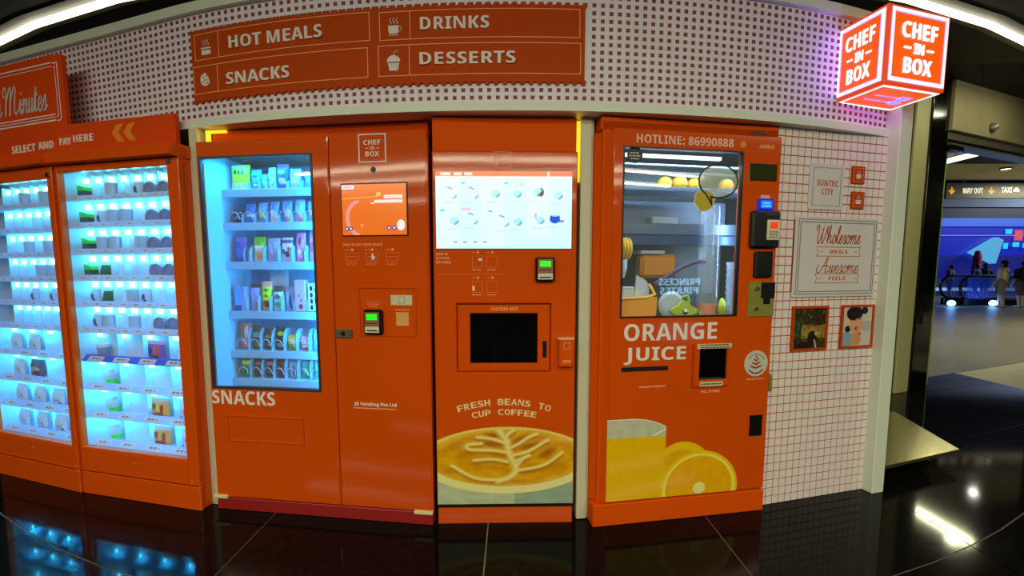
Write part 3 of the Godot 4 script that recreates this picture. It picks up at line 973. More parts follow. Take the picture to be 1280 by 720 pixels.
func card_reader(parent: Node, F: Transform3D, w: float, h: float, screen: Color) -> void:
	var r := put("card_reader", slab(-w / 2, -h / 2, -0.01, w / 2, h / 2, 0.028, 0.008), mat("black_plastic", Color(0.03, 0.03, 0.03), 0.4), parent, F)
	put("reader_face", slab(-w * 0.39, -h * 0.41, 0.028, w * 0.39, h * 0.4, 0.032, 0.001), mat("reader_brown", Color(0.62, 0.4, 0.28), 0.5), r)
	put("display", slab(-w * 0.28, h * 0.1, 0.032, w * 0.28, h * 0.33, 0.0335), mat("green_lcd", Color(0.1, 0.8, 0.1), 0.4, 0.0, {"glow": screen, "power": 0.9}), r)
	put("reader_footer", slab(-w * 0.38, -h * 0.405, 0.032, w * 0.38, -h * 0.17, 0.033), mat("reader_white", Color(0.88, 0.86, 0.78), 0.5), r)
	put("reader_print", B.new().box(-w * 0.3, -h * 0.35, 0.033, w * 0.3, -h * 0.3, 0.0334).box(-w * 0.32, -h * 0.05, 0.032, w * 0.3, -h * 0.02, 0.0324).mesh(), mat("black_plastic"), r)

func machine_skin() -> StandardMaterial3D:
	return mat("machine_orange", ORANGE, 0.45, 0.0, {"coat": 0.8, "coat_rough": 0.07, "spec": 0.15, "noise": 0.004, "low": 0.94, "scale": 0.4})

func scribble(parent: Node, x0: float, x1: float, y: float, z: float, m: Material, h := 0.006) -> void:
	# a line of print too fine to read: short dashes
	var b := B.new()
	var x := x0
	var r := RandomNumberGenerator.new()
	r.seed = int(x0 * 1000) + int(y * 1000)
	while x < x1 - 0.004:
		var w := minf(r.randf_range(0.008, 0.022), x1 - x)
		b.box(x, y - h / 2, z, x + w, y + h / 2, z + 0.0006)
		x += w + 0.004
	put("fine_print", b.mesh(), m, parent)

func build_snack_machine() -> void:
	var F: Transform3D = UX["S"]
	var skin := machine_skin()
	var ink := mat("print_white")
	var blk := mat("black_plastic")
	var lin := mat("snack_lining", Color(0.66, 0.78, 0.88), 0.5)
	var tray := mat("tray_blue", Color(0.55, 0.72, 0.85), 0.45)
	var s := thing("snack_machine", "wide orange snack vending machine with a tall lit window and shelves", "vending machine", F)
	var W := 1.29
	put("base", slab(0.0, 0, -0.06, W, 0.072, -0.002, 0.004), mat("base_shaded", Color(0.62, 0.13, 0.14), 0.35), s)  # orange base in shade: the shade is put into its maroon colour
	put("body", B.new().frame(0.0, 0.075, W - 0.065, 2.075, 0.004, 0.60, 0.74, 2.03, -0.42, -0.03).box(0.74, 0.6, -0.42, W - 0.065, 2.03, -0.03).box(0.0, 0.08, -0.44, W - 0.065, 2.07, -0.42).mesh(), skin, s)
	put("back_lining", slab(0.004, 0.6, -0.42, 0.74, 2.03, -0.40), lin, s)
	put("side_lining", slab(0.004, 0.6, -0.40, 0.012, 2.03, -0.03), lin, s)
	put("side_lining", slab(0.72, 0.6, -0.40, 0.74, 2.03, -0.03), lin, s)
	put("floor_lining", slab(0.012, 0.6, -0.40, 0.72, 0.61, -0.03), lin, s)
	var d := put("window_door", B.new().frame(0.004, 0.078, 0.763, 2.068, 0.022, 0.722, 0.672, 1.985, -0.03, 0.0, 0.005).mesh(), skin, s)
	put("window_surround", B.new().outline(0.018, 0.718, 0.676, 1.99, 0.012, -0.012, 0.003).mesh(), mat("frame_grey", Color(0.22, 0.22, 0.26), 0.4), d)
	put("window_pane", slab(0.03, 0.73, -0.012, 0.665, 1.978, -0.008), mat("clear_glass"), d)
	put("lettering", words("SNACKS", 0.385, 0.078, 0.002), ink, d, at(0.205, 0.668, 0.0))
	put("delivery_flap", B.new().frame(0.096, 0.416, 0.564, 0.568, 0.104, 0.424, 0.556, 0.56, -0.002, 0.009, 0.003).mesh(), mat("machine_orange"), d)
	put("hinge_tab", slab(-0.012, 0.072, -0.01, 0.075, 0.092, 0.012, 0.003), mat("pale_tab", Color(0.9, 0.88, 0.62), 0.5), d)
	var p := put("control_door", slab(0.768, 0.078, -0.03, W, 2.078, 0.0, 0.005), skin, s)
	put("door_edge", B.new().prism(PackedVector2Array([Vector2(W - 0.01, 0.08), Vector2(W + 0.004, 0.08), Vector2(W + 0.004, 2.04), Vector2(W - 0.01, 2.085)]), -0.03, -0.004).mesh(), mat("machine_orange"), p)
	put("hinge_tab", slab(1.19, 0.066, -0.01, 1.294, 0.086, 0.012, 0.003), mat("pale_tab"), p)
	box_logo(p, at(1.006, 2.0, 0.0), 0.148, 0.142, 0.006, ink)
	put("camera_hole", B.new().disc(Vector3(1.01, 1.893, -0.001), 0.014, 0.003, 16).mesh(), blk, p)
	# touch screen
	var scr := put("touch_screen", slab(0.828, 1.556, -0.01, 1.19, 1.828, 0.003, 0.002), blk, p)
	put("display_picture", picture(0.834, 1.563, 1.182, 1.821, 0.0034), mat("snack_screen", Color.BLACK, 0.15, 0.0, {"glow_tex": snack_screen_art(), "power": 0.95}), scr)
	area(s, Transform3D(Basis(Vector3.UP, PI), Vector3(1.008, 1.69, 0.008)), 0.34, 0.25, Color(1.0, 0.5, 0.25), 0.014)
	put("lettering", words("HOW TO BUY YOUR SNACK", 0.215, 0.012, 0.001), mat("print_peach", Color(0.98, 0.72, 0.5), 0.6), p, at(0.94, 1.514, 0.0))
	for i in 3:
		var x := 0.845 + 0.11 * i
		var pm := mat("print_faint", Color(0.97, 0.5, 0.3), 0.6)
		scribble(p, x - 0.005, x + 0.025, 1.487, 0.0, pm, 0.006)
		put("step_dot", B.new().disc(Vector3(x + 0.036, 1.488, 0.0), 0.007, 0.0008, 12).mesh(), mat("print_peach"), p)
		put("step_picture", B.new().outline(x, 1.43, x + 0.07, 1.472, 0.002, 0.0, 0.0008).box(x + 0.006, 1.45, 0.0, x + 0.06, 1.453, 0.0008).mesh(), pm, p)
		scribble(p, x, x + 0.065, 1.418, 0.0, pm, 0.004)
		scribble(p, x, x + 0.05, 1.41, 0.0, pm, 0.004)
	put("hand_icon", B.new().prism(PackedVector2Array([Vector2(0.985, 1.437), Vector2(1.0, 1.437), Vector2(1.006, 1.452), Vector2(0.996, 1.455), Vector2(0.994, 1.468), Vector2(0.988, 1.468)]), 0.0, 0.001).mesh(), ink, p)
	# payment recess
	put("payment_recess", B.new().outline(0.908, 1.035, 1.222, 1.294, 0.006, -0.001, 0.006).mesh(), skin, p)
	scribble(p, 0.95, 1.03, 1.215, 0.0, mat("print_faint"), 0.005)
	scribble(p, 0.955, 1.025, 1.203, 0.0, mat("print_faint"), 0.005)
	scribble(p, 0.965, 1.015, 1.191, 0.0, mat("print_faint"), 0.005)
	card_reader(p, at(0.992, 1.11, 0.0), 0.1, 0.132, Color(0.1, 0.95, 0.15))
	var ns := put("notice_sticker", slab(1.085, 1.2, 0.0, 1.2, 1.252, 0.001), mat("sticker_cream", Color(0.85, 0.82, 0.7), 0.5), p)
	put("sticker_print", B.new().outline(1.128, 1.208, 1.16, 1.244, 0.002, 0.001, 0.0014).mesh(), mat("print_grey", Color(0.55, 0.5, 0.42), 0.6), ns)
	put("code_sticker", slab(1.112, 1.092, 0.0, 1.18, 1.162, 0.001), mat("sticker_tan", Color(0.9, 0.68, 0.4), 0.5), p)
	scribble(p, 1.107, 1.185, 1.175, 0.0, mat("print_peach"), 0.005)
	var lk := put("door_lock", slab(0.772, 1.022, 0.0, 0.868, 1.068, 0.012, 0.003), mat("lock_grey", Color(0.45, 0.45, 0.4), 0.4, 0.5), p)
	put("keyhole", B.new().disc(Vector3(0.82, 1.045, 0.012), 0.012, 0.003, 14).mesh(), blk, lk)
	put("lettering", words("JR Vending Pte Ltd", 0.24, 0.026, 0.001), ink, p, at(0.982, 0.66, 0.0))
	scribble(p, 0.862, 1.1, 0.639, 0.0, mat("print_peach"), 0.006)
	# filler above the machine
	put("top_filler", slab(0.035, 2.08, -0.12, W - 0.02, 2.15, -0.085), mat("filler_orange", ORANGE, 0.5, 0.0, {"spec": 0.15}), s)
	# lamps inside
	var tubem := mat("blue_led", Color.WHITE, 0.5, 0.0, {"glow": Color(0.55, 0.85, 1.0), "power": 2.0})
	for q in [[0.70, 0.708]]:
		put("light_tube", slab(q[0], 0.75, -0.05, q[1], 1.96, -0.042), tubem, s)
		area(s, Transform3D(Basis(Vector3.UP, 0.8), Vector3((q[0] + q[1]) / 2, 1.36, -0.056)), 0.012, 1.2, Color(0.14, 0.72, 1.0), 1.5)
	put("light_tube", slab(0.05, 2.005, -0.10, 0.68, 2.013, -0.09), tubem, s)
	area(s, Transform3D(Basis(Vector3.RIGHT, -PI / 2), Vector3(0.36, 2.0, -0.13)), 0.6, 0.05, Color(0.14, 0.72, 1.0), 0.5)
	# shelves
	var bases := [1.845, 1.655, 1.43, 1.14, 0.905, 0.735]
	for r in 6:
		var y: float = bases[r]
		put("shelf", slab(0.012, y - 0.012, -0.40, 0.72, y, -0.155), tray, s)
		put("shelf_front", slab(0.012, y - 0.045, -0.155, 0.72, y, -0.145, 0.002), tray, s)
		var lanes := [0.03, 0.115, 0.19, 0.265, 0.34, 0.42, 0.50, 0.58, 0.655]
		if r >= 4 or r == 1:
			for i in 8:
				var c := []
				for k in 9:
					var a := PI * k / 8.0
					c.append(Vector3(lanes[i] + 0.038 + cos(a) * 0.031, y + 0.025 + sin(a) * 0.04, -0.166))
				put("coil", B.new().tube(c, 0.0025, 6).mesh(), mat("coil_white", Color(0.8, 0.86, 0.92), 0.3, 0.3), s)
	# the snacks: x0, x1, top, name, label, material
	var W2 := Color(0.92, 0.93, 0.95)
	var K := Color(0.1, 0.09, 0.1)
	var items := [
		[0, 0.035, 0.16, 1.995, "chips_bag", "large yellow chips bag with dark lettering on the top snack shelf", art("k1", Color(0.93, 0.85, 0.1), [[0.7, 1.0, Color(0.9, 0.86, 0.5)]], [[0.3, 0.3, 0.07, 0.1, K], [0.5, 0.32, 0.06, 0.09, K], [0.7, 0.3, 0.07, 0.08, K], [0.35, 0.82, 0.1, 0.09, W2], [0.6, 0.82, 0.12, 0.08, W2], [0.4, 0.08, 0.4, 0.06, Color(0.85, 0.8, 0.75)]])],
		[0, 0.165, 0.232, 1.965, "snack_bag", "teal snack bag beside the yellow chips bag", art("k2", Color(0.1, 0.62, 0.68), [[0.0, 0.1, Color(0.15, 0.4, 0.5)]], [[0.5, 0.35, 0.3, 0.08, Color(0.05, 0.35, 0.45)], [0.5, 0.78, 0.2, 0.06, W2]])],
		[0, 0.236, 0.27, 1.935, "snack_bag", "small light blue snack bag on the top snack shelf", art("k3", Color(0.45, 0.72, 0.95))],
		[0, 0.276, 0.322, 1.972, "snack_bag", "slim white bag dotted with blue on the top snack shelf", art("k4", Color(0.8, 0.85, 0.95), [], [[0.3, 0.2, 0.12, 0.05, Color(0.3, 0.4, 0.8)], [0.7, 0.4, 0.12, 0.05, Color(0.3, 0.4, 0.8)], [0.3, 0.6, 0.12, 0.05, Color(0.3, 0.4, 0.8)], [0.7, 0.8, 0.12, 0.05, Color(0.3, 0.4, 0.8)]])],
		[0, 0.327, 0.403, 1.992, "snack_bag", "navy snack bag with purple top on the top snack shelf", art("k5", Color(0.18, 0.3, 0.62), [[0.0, 0.18, Color(0.65, 0.3, 0.62)]], [[0.5, 0.35, 0.3, 0.08, Color(0.8, 0.7, 0.9)], [0.55, 0.7, 0.32, 0.14, Color(0.85, 0.7, 0.65)]])],
		[0, 0.408, 0.478, 1.962, "snack_bag", "pale pink snack bag with orange centre on the top snack shelf", art("k6", Color(0.6, 0.75, 0.92), [], [[0.6, 0.6, 0.35, 0.3, Color(0.9, 0.75, 0.75)], [0.55, 0.6, 0.15, 0.12, Color(0.95, 0.7, 0.3)]])],
		[0, 0.5, 0.575, 1.94, "snack_bag", "plain sky blue bag at the end of the top snack shelf", art("k7", Color(0.4, 0.7, 0.93))],
		[1, 0.035, 0.112, 1.735, "candy_bag", "black candy bag with pale rings on the second snack shelf", art("k8", Color(0.15, 0.17, 0.22), [], [[0.3, 0.45, 0.22, 0.3, Color(0.55, 0.65, 0.8)], [0.3, 0.45, 0.15, 0.22, Color(0.15, 0.17, 0.22)], [0.75, 0.45, 0.2, 0.3, Color(0.55, 0.65, 0.8)], [0.75, 0.45, 0.13, 0.22, Color(0.15, 0.17, 0.22)]])],
		[1, 0.12, 0.186, 1.77, "candy_bag", "blue candy bag with a white streak on the second snack shelf", art("k9", Color(0.2, 0.5, 0.85), [[0.55, 0.68, Color(0.8, 0.88, 0.98)]])],
		[1, 0.2, 0.262, 1.775, "candy_bag", "light blue candy bag with a lime dot on the second snack shelf", art("k10", Color(0.42, 0.68, 0.92), [], [[0.5, 0.55, 0.25, 0.2, Color(0.7, 0.85, 0.25)]])],
		[1, 0.272, 0.335, 1.78, "candy_bag", "blue candy bag with a pale peak on the second snack shelf", art("k11", Color(0.3, 0.6, 0.9), [], [[0.5, 0.8, 0.4, 0.4, Color(0.92, 0.82, 0.88)]])],
		[1, 0.35, 0.415, 1.785, "candy_bag", "blue candy bag with a pink corner on the second snack shelf", art("k12", Color(0.35, 0.62, 0.9), [], [[0.7, 0.8, 0.3, 0.4, Color(0.95, 0.7, 0.75)]])],
		[1, 0.43, 0.495, 1.785, "candy_bag", "light blue candy bag with rose lower half on the second snack shelf", art("k12b", Color(0.5, 0.7, 0.92), [[0.6, 1.0, Color(0.9, 0.6, 0.75)]])],
		[1, 0.51, 0.575, 1.775, "candy_bag", "pink swirled candy bag at the end of the second snack shelf", art("k13", Color(0.55, 0.7, 0.92), [], [[0.6, 0.6, 0.35, 0.3, Color(0.95, 0.5, 0.6)], [0.55, 0.55, 0.15, 0.12, W2]])],
		[2, 0.035, 0.111, 1.58, "biscuit_bag", "violet blue biscuit bag on the third snack shelf", art("k14", Color(0.3, 0.3, 0.75), [[0.0, 0.2, Color(0.5, 0.45, 0.85)]], [[0.5, 0.65, 0.3, 0.2, Color(0.25, 0.45, 0.85)]])],
		[2, 0.12, 0.152, 1.505, "biscuit_bag", "small round purple pack on the third snack shelf", art("k15", Color(0.7, 0.4, 0.85), [[0.8, 1.0, Color(0.85, 0.7, 0.95)]])],
		[2, 0.156, 0.238, 1.578, "biscuit_bag", "cream biscuit bag with green top on the third snack shelf", art("k16", Color(0.85, 0.8, 0.78), [[0.0, 0.42, Color(0.4, 0.8, 0.2)]], [[0.5, 0.42, 0.4, 0.06, W2], [0.55, 0.75, 0.25, 0.16, Color(0.85, 0.7, 0.5)]])],
		[2, 0.245, 0.33, 1.57, "biscuit_bag", "plain pale lilac biscuit bag on the third snack shelf", art("k17", Color(0.6, 0.68, 0.92))],
		[2, 0.335, 0.41, 1.572, "biscuit_bag", "white biscuit bag with dark speckles on the third snack shelf", art("k18", Color(0.85, 0.8, 0.92), [[0.1, 0.25, Color(0.4, 0.3, 0.5)]], [[0.3, 0.6, 0.15, 0.1, Color(0.15, 0.15, 0.25)], [0.6, 0.7, 0.2, 0.12, Color(0.25, 0.2, 0.3)], [0.75, 0.5, 0.1, 0.1, Color(0.8, 0.3, 0.4)]])],
		[2, 0.428, 0.49, 1.6, "biscuit_bag", "tall pink biscuit bag on the third snack shelf", art("k19", Color(0.92, 0.5, 0.75), [], [[0.5, 0.3, 0.2, 0.15, Color(0.6, 0.2, 0.4)], [0.5, 0.75, 0.3, 0.15, Color(0.95, 0.8, 0.9)]])],
		[2, 0.51, 0.57, 1.6, "biscuit_bag", "second pink bag with rosy patches at the end of the third snack shelf", art("k19b", Color(0.93, 0.58, 0.8), [], [[0.5, 0.5, 0.3, 0.2, Color(0.8, 0.3, 0.55)]])],
		[3, 0.038, 0.085, 1.29, "cracker_box", "slim sky blue pack leaning on the fourth snack shelf", art("k20", Color(0.3, 0.65, 0.95), [[0.8, 1.0, Color(0.1, 0.3, 0.6)]])],
		[3, 0.09, 0.111, 1.285, "cracker_box", "narrow lilac pack on the fourth snack shelf", art("k21", Color(0.6, 0.65, 0.92))],
		[3, 0.12, 0.186, 1.3, "cracker_bag", "lilac bag with brown corner on the fourth snack shelf", art("k22", Color(0.55, 0.62, 0.92), [[0.0, 0.15, Color(0.25, 0.18, 0.2)]], [[0.85, 0.85, 0.25, 0.18, Color(0.85, 0.4, 0.3)]])],
		[3, 0.196, 0.262, 1.315, "cracker_bag", "yellow green cracker bag with brown base on the fourth snack shelf", art("k23", Color(0.92, 0.72, 0.7), [[0.18, 0.65, Color(0.8, 0.95, 0.1)], [0.65, 1.0, Color(0.75, 0.6, 0.5)]], [[0.5, 0.3, 0.3, 0.05, Color(0.2, 0.6, 0.1)], [0.5, 0.5, 0.25, 0.05, Color(0.2, 0.6, 0.1)], [0.5, 0.78, 0.3, 0.12, Color(0.45, 0.2, 0.12)]])],
		[3, 0.27, 0.335, 1.29, "cracker_bag", "pale mint cracker bag with green print on the fourth snack shelf", art("k24", Color(0.65, 0.82, 0.9), [[0.0, 0.25, Color(0.3, 0.2, 0.2)]], [[0.5, 0.45, 0.3, 0.1, Color(0.3, 0.4, 0.5)], [0.5, 0.75, 0.3, 0.1, Color(0.15, 0.75, 0.55)]])],
		[3, 0.346, 0.412, 1.28, "cracker_bag", "blue cracker bag with navy streak on the fourth snack shelf", art("k25", Color(0.5, 0.68, 0.92), [], [[0.6, 0.6, 0.12, 0.35, Color(0.12, 0.2, 0.45)]])],
		[3, 0.426, 0.492, 1.325, "cracker_box", "tall lilac pink box on the fourth snack shelf", art("k26", Color(0.85, 0.62, 0.85), [], [[0.4, 0.5, 0.08, 0.05, Color(0.6, 0.3, 0.6)], [0.55, 0.85, 0.2, 0.08, Color(0.55, 0.15, 0.15)], [0.6, 0.65, 0.1, 0.05, Color(0.6, 0.3, 0.6)]])],
		[3, 0.508, 0.572, 1.305, "cracker_box", "white pack with dark round spots on the fourth snack shelf", art("k27", Color(0.78, 0.9, 0.96), [], [[0.35, 0.18, 0.14, 0.09, K], [0.35, 0.42, 0.14, 0.09, K], [0.35, 0.64, 0.14, 0.09, K], [0.35, 0.86, 0.14, 0.09, K], [0.8, 0.25, 0.12, 0.12, K], [0.8, 0.6, 0.14, 0.16, K]])],
		[4, 0.037, 0.111, 1.065, "nut_bag", "pink and brown nut bag on the fifth snack shelf", art("k28", Color(0.7, 0.5, 0.45), [], [[0.35, 0.4, 0.25, 0.3, Color(0.55, 0.5, 0.25)], [0.6, 0.75, 0.3, 0.2, Color(0.95, 0.5, 0.6)], [0.7, 0.35, 0.15, 0.25, Color(0.9, 0.75, 0.85)]])],
		[4, 0.12, 0.186, 1.05, "nut_bag", "dark green nut bag with pale blue label on the fifth snack shelf", art("k29", Color(0.2, 0.25, 0.22), [[0.3, 0.5, Color(0.45, 0.6, 0.65)]], [[0.5, 0.8, 0.3, 0.15, Color(0.5, 0.45, 0.25)]])],
		[4, 0.196, 0.262, 1.035, "nut_bag", "dark brown nut bag on the fifth snack shelf", art("k30", Color(0.2, 0.17, 0.18), [], [[0.5, 0.4, 0.3, 0.08, Color(0.6, 0.55, 0.4)], [0.6, 0.75, 0.2, 0.1, Color(0.6, 0.5, 0.4)]])],
		[4, 0.27, 0.336, 1.045, "nut_bag", "black nut bag with lime flash on the fifth snack shelf", art("k31", Color(0.12, 0.14, 0.12), [], [[0.6, 0.3, 0.3, 0.1, Color(0.7, 0.85, 0.15)], [0.5, 0.8, 0.3, 0.12, Color(0.5, 0.55, 0.6)]])],
		[4, 0.348, 0.414, 0.995, "nut_bag", "yellow nut bag with green base on the fifth snack shelf", art("k32", Color(0.85, 0.82, 0.2), [[0.6, 1.0, Color(0.45, 0.6, 0.1)]], [[0.7, 0.4, 0.2, 0.2, W2]])],
		[4, 0.43, 0.494, 0.99, "nut_bag", "pink and red nut bag on the fifth snack shelf", art("k33", Color(0.9, 0.65, 0.85), [[0.55, 1.0, Color(0.9, 0.3, 0.35)]], [[0.5, 0.7, 0.15, 0.1, W2]])],
		[4, 0.51, 0.574, 1.03, "nut_bag", "light blue nut bag at the end of the fifth snack shelf", art("k34", Color(0.4, 0.75, 0.92), [[0.5, 0.58, Color(0.1, 0.4, 0.6)]])],
		[5, 0.038, 0.112, 0.86, "jelly_bag", "green jelly bag with yellow band on the lowest snack shelf", art("k35", Color(0.2, 0.6, 0.2), [[0.2, 0.4, Color(0.85, 0.85, 0.2)]], [[0.5, 0.75, 0.25, 0.12, Color(0.1, 0.4, 0.25)]])],
		[5, 0.12, 0.186, 0.855, "jelly_bag", "brown jelly bag on the lowest snack shelf", art("k36", Color(0.3, 0.22, 0.25), [], [[0.5, 0.3, 0.25, 0.1, Color(0.6, 0.4, 0.4)]])],
		[5, 0.196, 0.262, 0.855, "jelly_bag", "dark violet jelly bag on the lowest snack shelf", art("k37", Color(0.25, 0.2, 0.32), [], [[0.5, 0.3, 0.3, 0.12, Color(0.65, 0.45, 0.55)], [0.5, 0.7, 0.2, 0.1, Color(0.5, 0.4, 0.6)]])],
		[5, 0.27, 0.336, 0.855, "jelly_bag", "wine red jelly bag on the lowest snack shelf", art("k38", Color(0.4, 0.16, 0.28), [], [[0.5, 0.55, 0.3, 0.1, Color(0.6, 0.3, 0.4)]])],
		[5, 0.348, 0.414, 0.85, "jelly_bag", "pale blue jelly bag with grey streak on the lowest snack shelf", art("k39", Color(0.5, 0.68, 0.9), [], [[0.6, 0.6, 0.1, 0.3, Color(0.3, 0.35, 0.5)]])],
		[5, 0.43, 0.494, 0.85, "jelly_bag", "teal jelly bag with lime spot on the lowest snack shelf", art("k40", Color(0.2, 0.65, 0.7), [], [[0.6, 0.6, 0.2, 0.15, Color(0.5, 0.85, 0.3)]])],
		[5, 0.51, 0.574, 0.85, "jelly_bag", "aqua jelly bag with orange edge on the lowest snack shelf", art("k41", Color(0.25, 0.75, 0.8), [], [[0.9, 0.5, 0.12, 0.3, Color(0.9, 0.6, 0.3)]])],
	]
	for i in items.size():
		var q = items[i]
		if i + 1 == items.size() or items[i + 1][0] != q[0]:
			continue
		var dh := 0.05 if q[0] < 2 else 0.095 if q[0] < 4 else 0.13
		var x: float = (q[2] + items[i + 1][1]) / 2
		put("divider", B.new().prism(PackedVector2Array([Vector2(-0.23, 0), Vector2(-0.162, 0), Vector2(-0.162, dh * 0.6), Vector2(-0.172, dh * 0.85), Vector2(-0.19, dh), Vector2(-0.23, dh)]), -0.0015, 0.0015).mesh(), tray, s, Transform3D(Basis(Vector3(0, 0, 1), Vector3(0, 1, 0), Vector3(-1, 0, 0)), Vector3(x, bases[q[0]], 0)))
	for q in items:
		var y: float = bases[q[0]] + 0.0025
		var x0: float = q[1]
		var x1: float = q[2]
		if str(q[4]).ends_with("box"):
			var w := x1 - x0
			var m2 := B.new()
			m2.box(x0, 0, -0.20, x1, q[3] - y, -0.165, 0.002)
			for i in m2.uv.size():
				m2.uv[i] = Vector2((m2.v[i].x - x0) / w, 1.0 - m2.v[i].y / (q[3] - y))
			one(q[4], m2.mesh(), q[6], q[5], "snack box", F * at(0, y, 0))
		else:
			bag(q[4], q[5], q[6], F, (x0 + x1) / 2, y, -0.195, (x1 - x0) * 0.97, q[3] - y, 0.04, "", 0.0, 0.0)
	# cellophane bag rising behind the yellow green bag
	bag("cellophane_bag", "crumpled clear cellophane bag top above the yellow green cracker bag", mat("cellophane", Color(0.9, 0.93, 0.97), 0.08, 0.0, {"alpha": 0.45}), F, 0.25, 1.143, -0.27, 0.13, 0.255, 0.05)

func snack_screen_art() -> ImageTexture:
	var w := 174
	var h := 129
	var im := Image.create(w, h, false, Image.FORMAT_RGB8)
	im.fill(Color(0.96, 0.47, 0.14))
	var white := Color(1, 0.97, 0.95)
	im.fill_rect(Rect2i(0, 2, 34, 10), white)
	im.fill_rect(Rect2i(4, 5, 24, 4), Color(0.75, 0.7, 1.0))
	for x in 100:
		im.set_pixel(x, 36 - x / 20, Color(1, 0.75, 0.3))
		im.set_pixel(x, 35 - x / 20, Color(1, 0.75, 0.3))
	im.fill_rect(Rect2i(94, 21, 12, 9), Color(1, 0.8, 0.35))
	im.fill_rect(Rect2i(114, 28, 50, 9), white)
	im.fill_rect(Rect2i(88, 40, 76, 8), white)
	im.fill_rect(Rect2i(78, 47, 10, 3), white)
	for x in range(116, 162, 5):
		im.fill_rect(Rect2i(x, 28, 1, 9), Color(0.95, 0.7, 0.75))
	for x in range(90, 162, 5):
		im.fill_rect(Rect2i(x, 40, 1, 8), Color(0.95, 0.7, 0.75))
	for y in h:
		for x in w:
			var r := Vector2(x - 60, (y - 85)).length()
			if r > 42 and r < 52 and x < 48 and y > 40:
				im.set_pixel(x, y, Color(0.98, 0.62, 0.58))
			if Vector2((x - 158) / 10.5, (y - 104) / 14.0).length() < 1:
				im.set_pixel(x, y, white)
			for c in [[11, 112], [22, 112], [126, 111], [140, 111]]:
				var d := Vector2(x - c[0], y - c[1]).length()
				if d < 5.5:
					im.set_pixel(x, y, Color(0.3, 0.2, 0.6) if d > 3 else white)
			if absi(x - 53) < (112 - y) * 0.5 - 0 and y > 100 and y < 112 and absi(x - 53) < (y - 99) * -0.4 + 6:
				im.set_pixel(x, y, Color(1.0, 0.62, 0.4))
	return ImageTexture.create_from_image(im)

# ---------------------------------------------------------------- coffee machine
func coffee_screen_art() -> ImageTexture:
	var w := 342
	var h := 194
	var im := Image.create(w, h, false, Image.FORMAT_RGB8)
	im.fill(Color(0.84, 1.0, 1.0))
	im.fill_rect(Rect2i(0, 0, w, 13), Color(1.0, 0.47, 0.3))
	im.fill_rect(Rect2i(0, 13, w, 4), Color.WHITE)
	for q in [[12, 26], [46, 20], [72, 20]]:
		im.fill_rect(Rect2i(q[0], 4, q[1], 7), Color(1, 0.9, 0.9))
	im.fill_rect(Rect2i(280, 2, 5, 12), Color(1, 0.95, 0.85))
	for y in range(17, h):
		for x in w:
			if y > 165 and x > 190:
				continue
			im.set_pixel(x, y, Color(0.9, 1.0, 1.0) if (x / 57) % 2 == 0 else Color(0.86, 1.0, 1.0))
	# cups of the menu
	var r := RandomNumberGenerator.new()
	r.seed = 4
	var cups := [[40, 58, 0], [94, 58, 0], [150, 56, 1], [204, 56, 1], [256, 52, 2], [308, 60, 1], [46, 124, 1], [92, 122, 0], [170, 128, 0], [206, 126, 1], [262, 122, 1], [299, 118, 3]]
	for c in cups:
		for y in range(-18, 19):
			for x in range(-22, 23):
				var d := Vector2(x, y * 1.15).length()
				var px: int = c[0] + x
				var py: int = c[1] + y
				if c[2] == 3:
					if d < 13:
						im.set_pixel(px, py, Color(0.1, 0.35, 0.85) if y > -3 else Color(0.7, 0.9, 1.0) if absi(x) < 8 and y < -5 else Color(0.12, 0.3, 0.7))
					elif absf(y - 6.0) < 3 and x > 0:
						im.set_pixel(px, py, Color(0.45, 0.55, 0.75))
				elif c[2] == 0:
					if (absf(y + 14 - x * 0.4) < 1.6 and x < 2 and x > -14) or (d > 10 and d < 13 and x > 2 and y > 0):
						im.set_pixel(px, py, Color(0.6, 0.6, 0.68))
				else:
					if d < 11:
						im.set_pixel(px, py, Color(0.7, 0.95, 1.0) if x + y < 7 else (Color(0.5, 0.72, 0.8) if c[2] == 1 else Color(0.25, 0.4, 0.3)))
					elif c[2] == 2 and d < 15 and x > 6:
						im.set_pixel(px, py, Color(0.35, 0.3, 0.25))
		im.fill_rect(Rect2i(c[0] - 20, c[1] + 20, 26, 2), Color(0.75, 0.88, 0.9))
	for q in [[64, 28], [172, 28], [12, 96], [132, 98]]:
		im.fill_rect(Rect2i(q[0], q[1], 9, 4), Color(0.25, 0.85, 0.85))
	im.fill_rect(Rect2i(64, 92, 24, 6), Color(1.0, 0.75, 0.95))
	im.fill_rect(Rect2i(212, 30, 5, 6), Color(0.75, 0.9, 0.55))
	im.fill_rect(Rect2i(248, 104, 6, 14), Color(0.85, 0.75, 0.95))
	for x in [44, 68, 94, 118]:
		im.fill_rect(Rect2i(x, 176, 9, 3), Color(0.5, 0.65, 0.75))
	for q in [[14, 168, 11, 1], [14, 178, 11, 1], [14, 168, 1, 11], [24, 168, 1, 11]]:
		im.fill_rect(Rect2i(q[0], q[1], q[2], q[3]), Color(0.75, 0.85, 0.9))
	im.resize(150, 85, Image.INTERPOLATE_LANCZOS)
	im.resize(w, h, Image.INTERPOLATE_CUBIC)
	return ImageTexture.create_from_image(im)

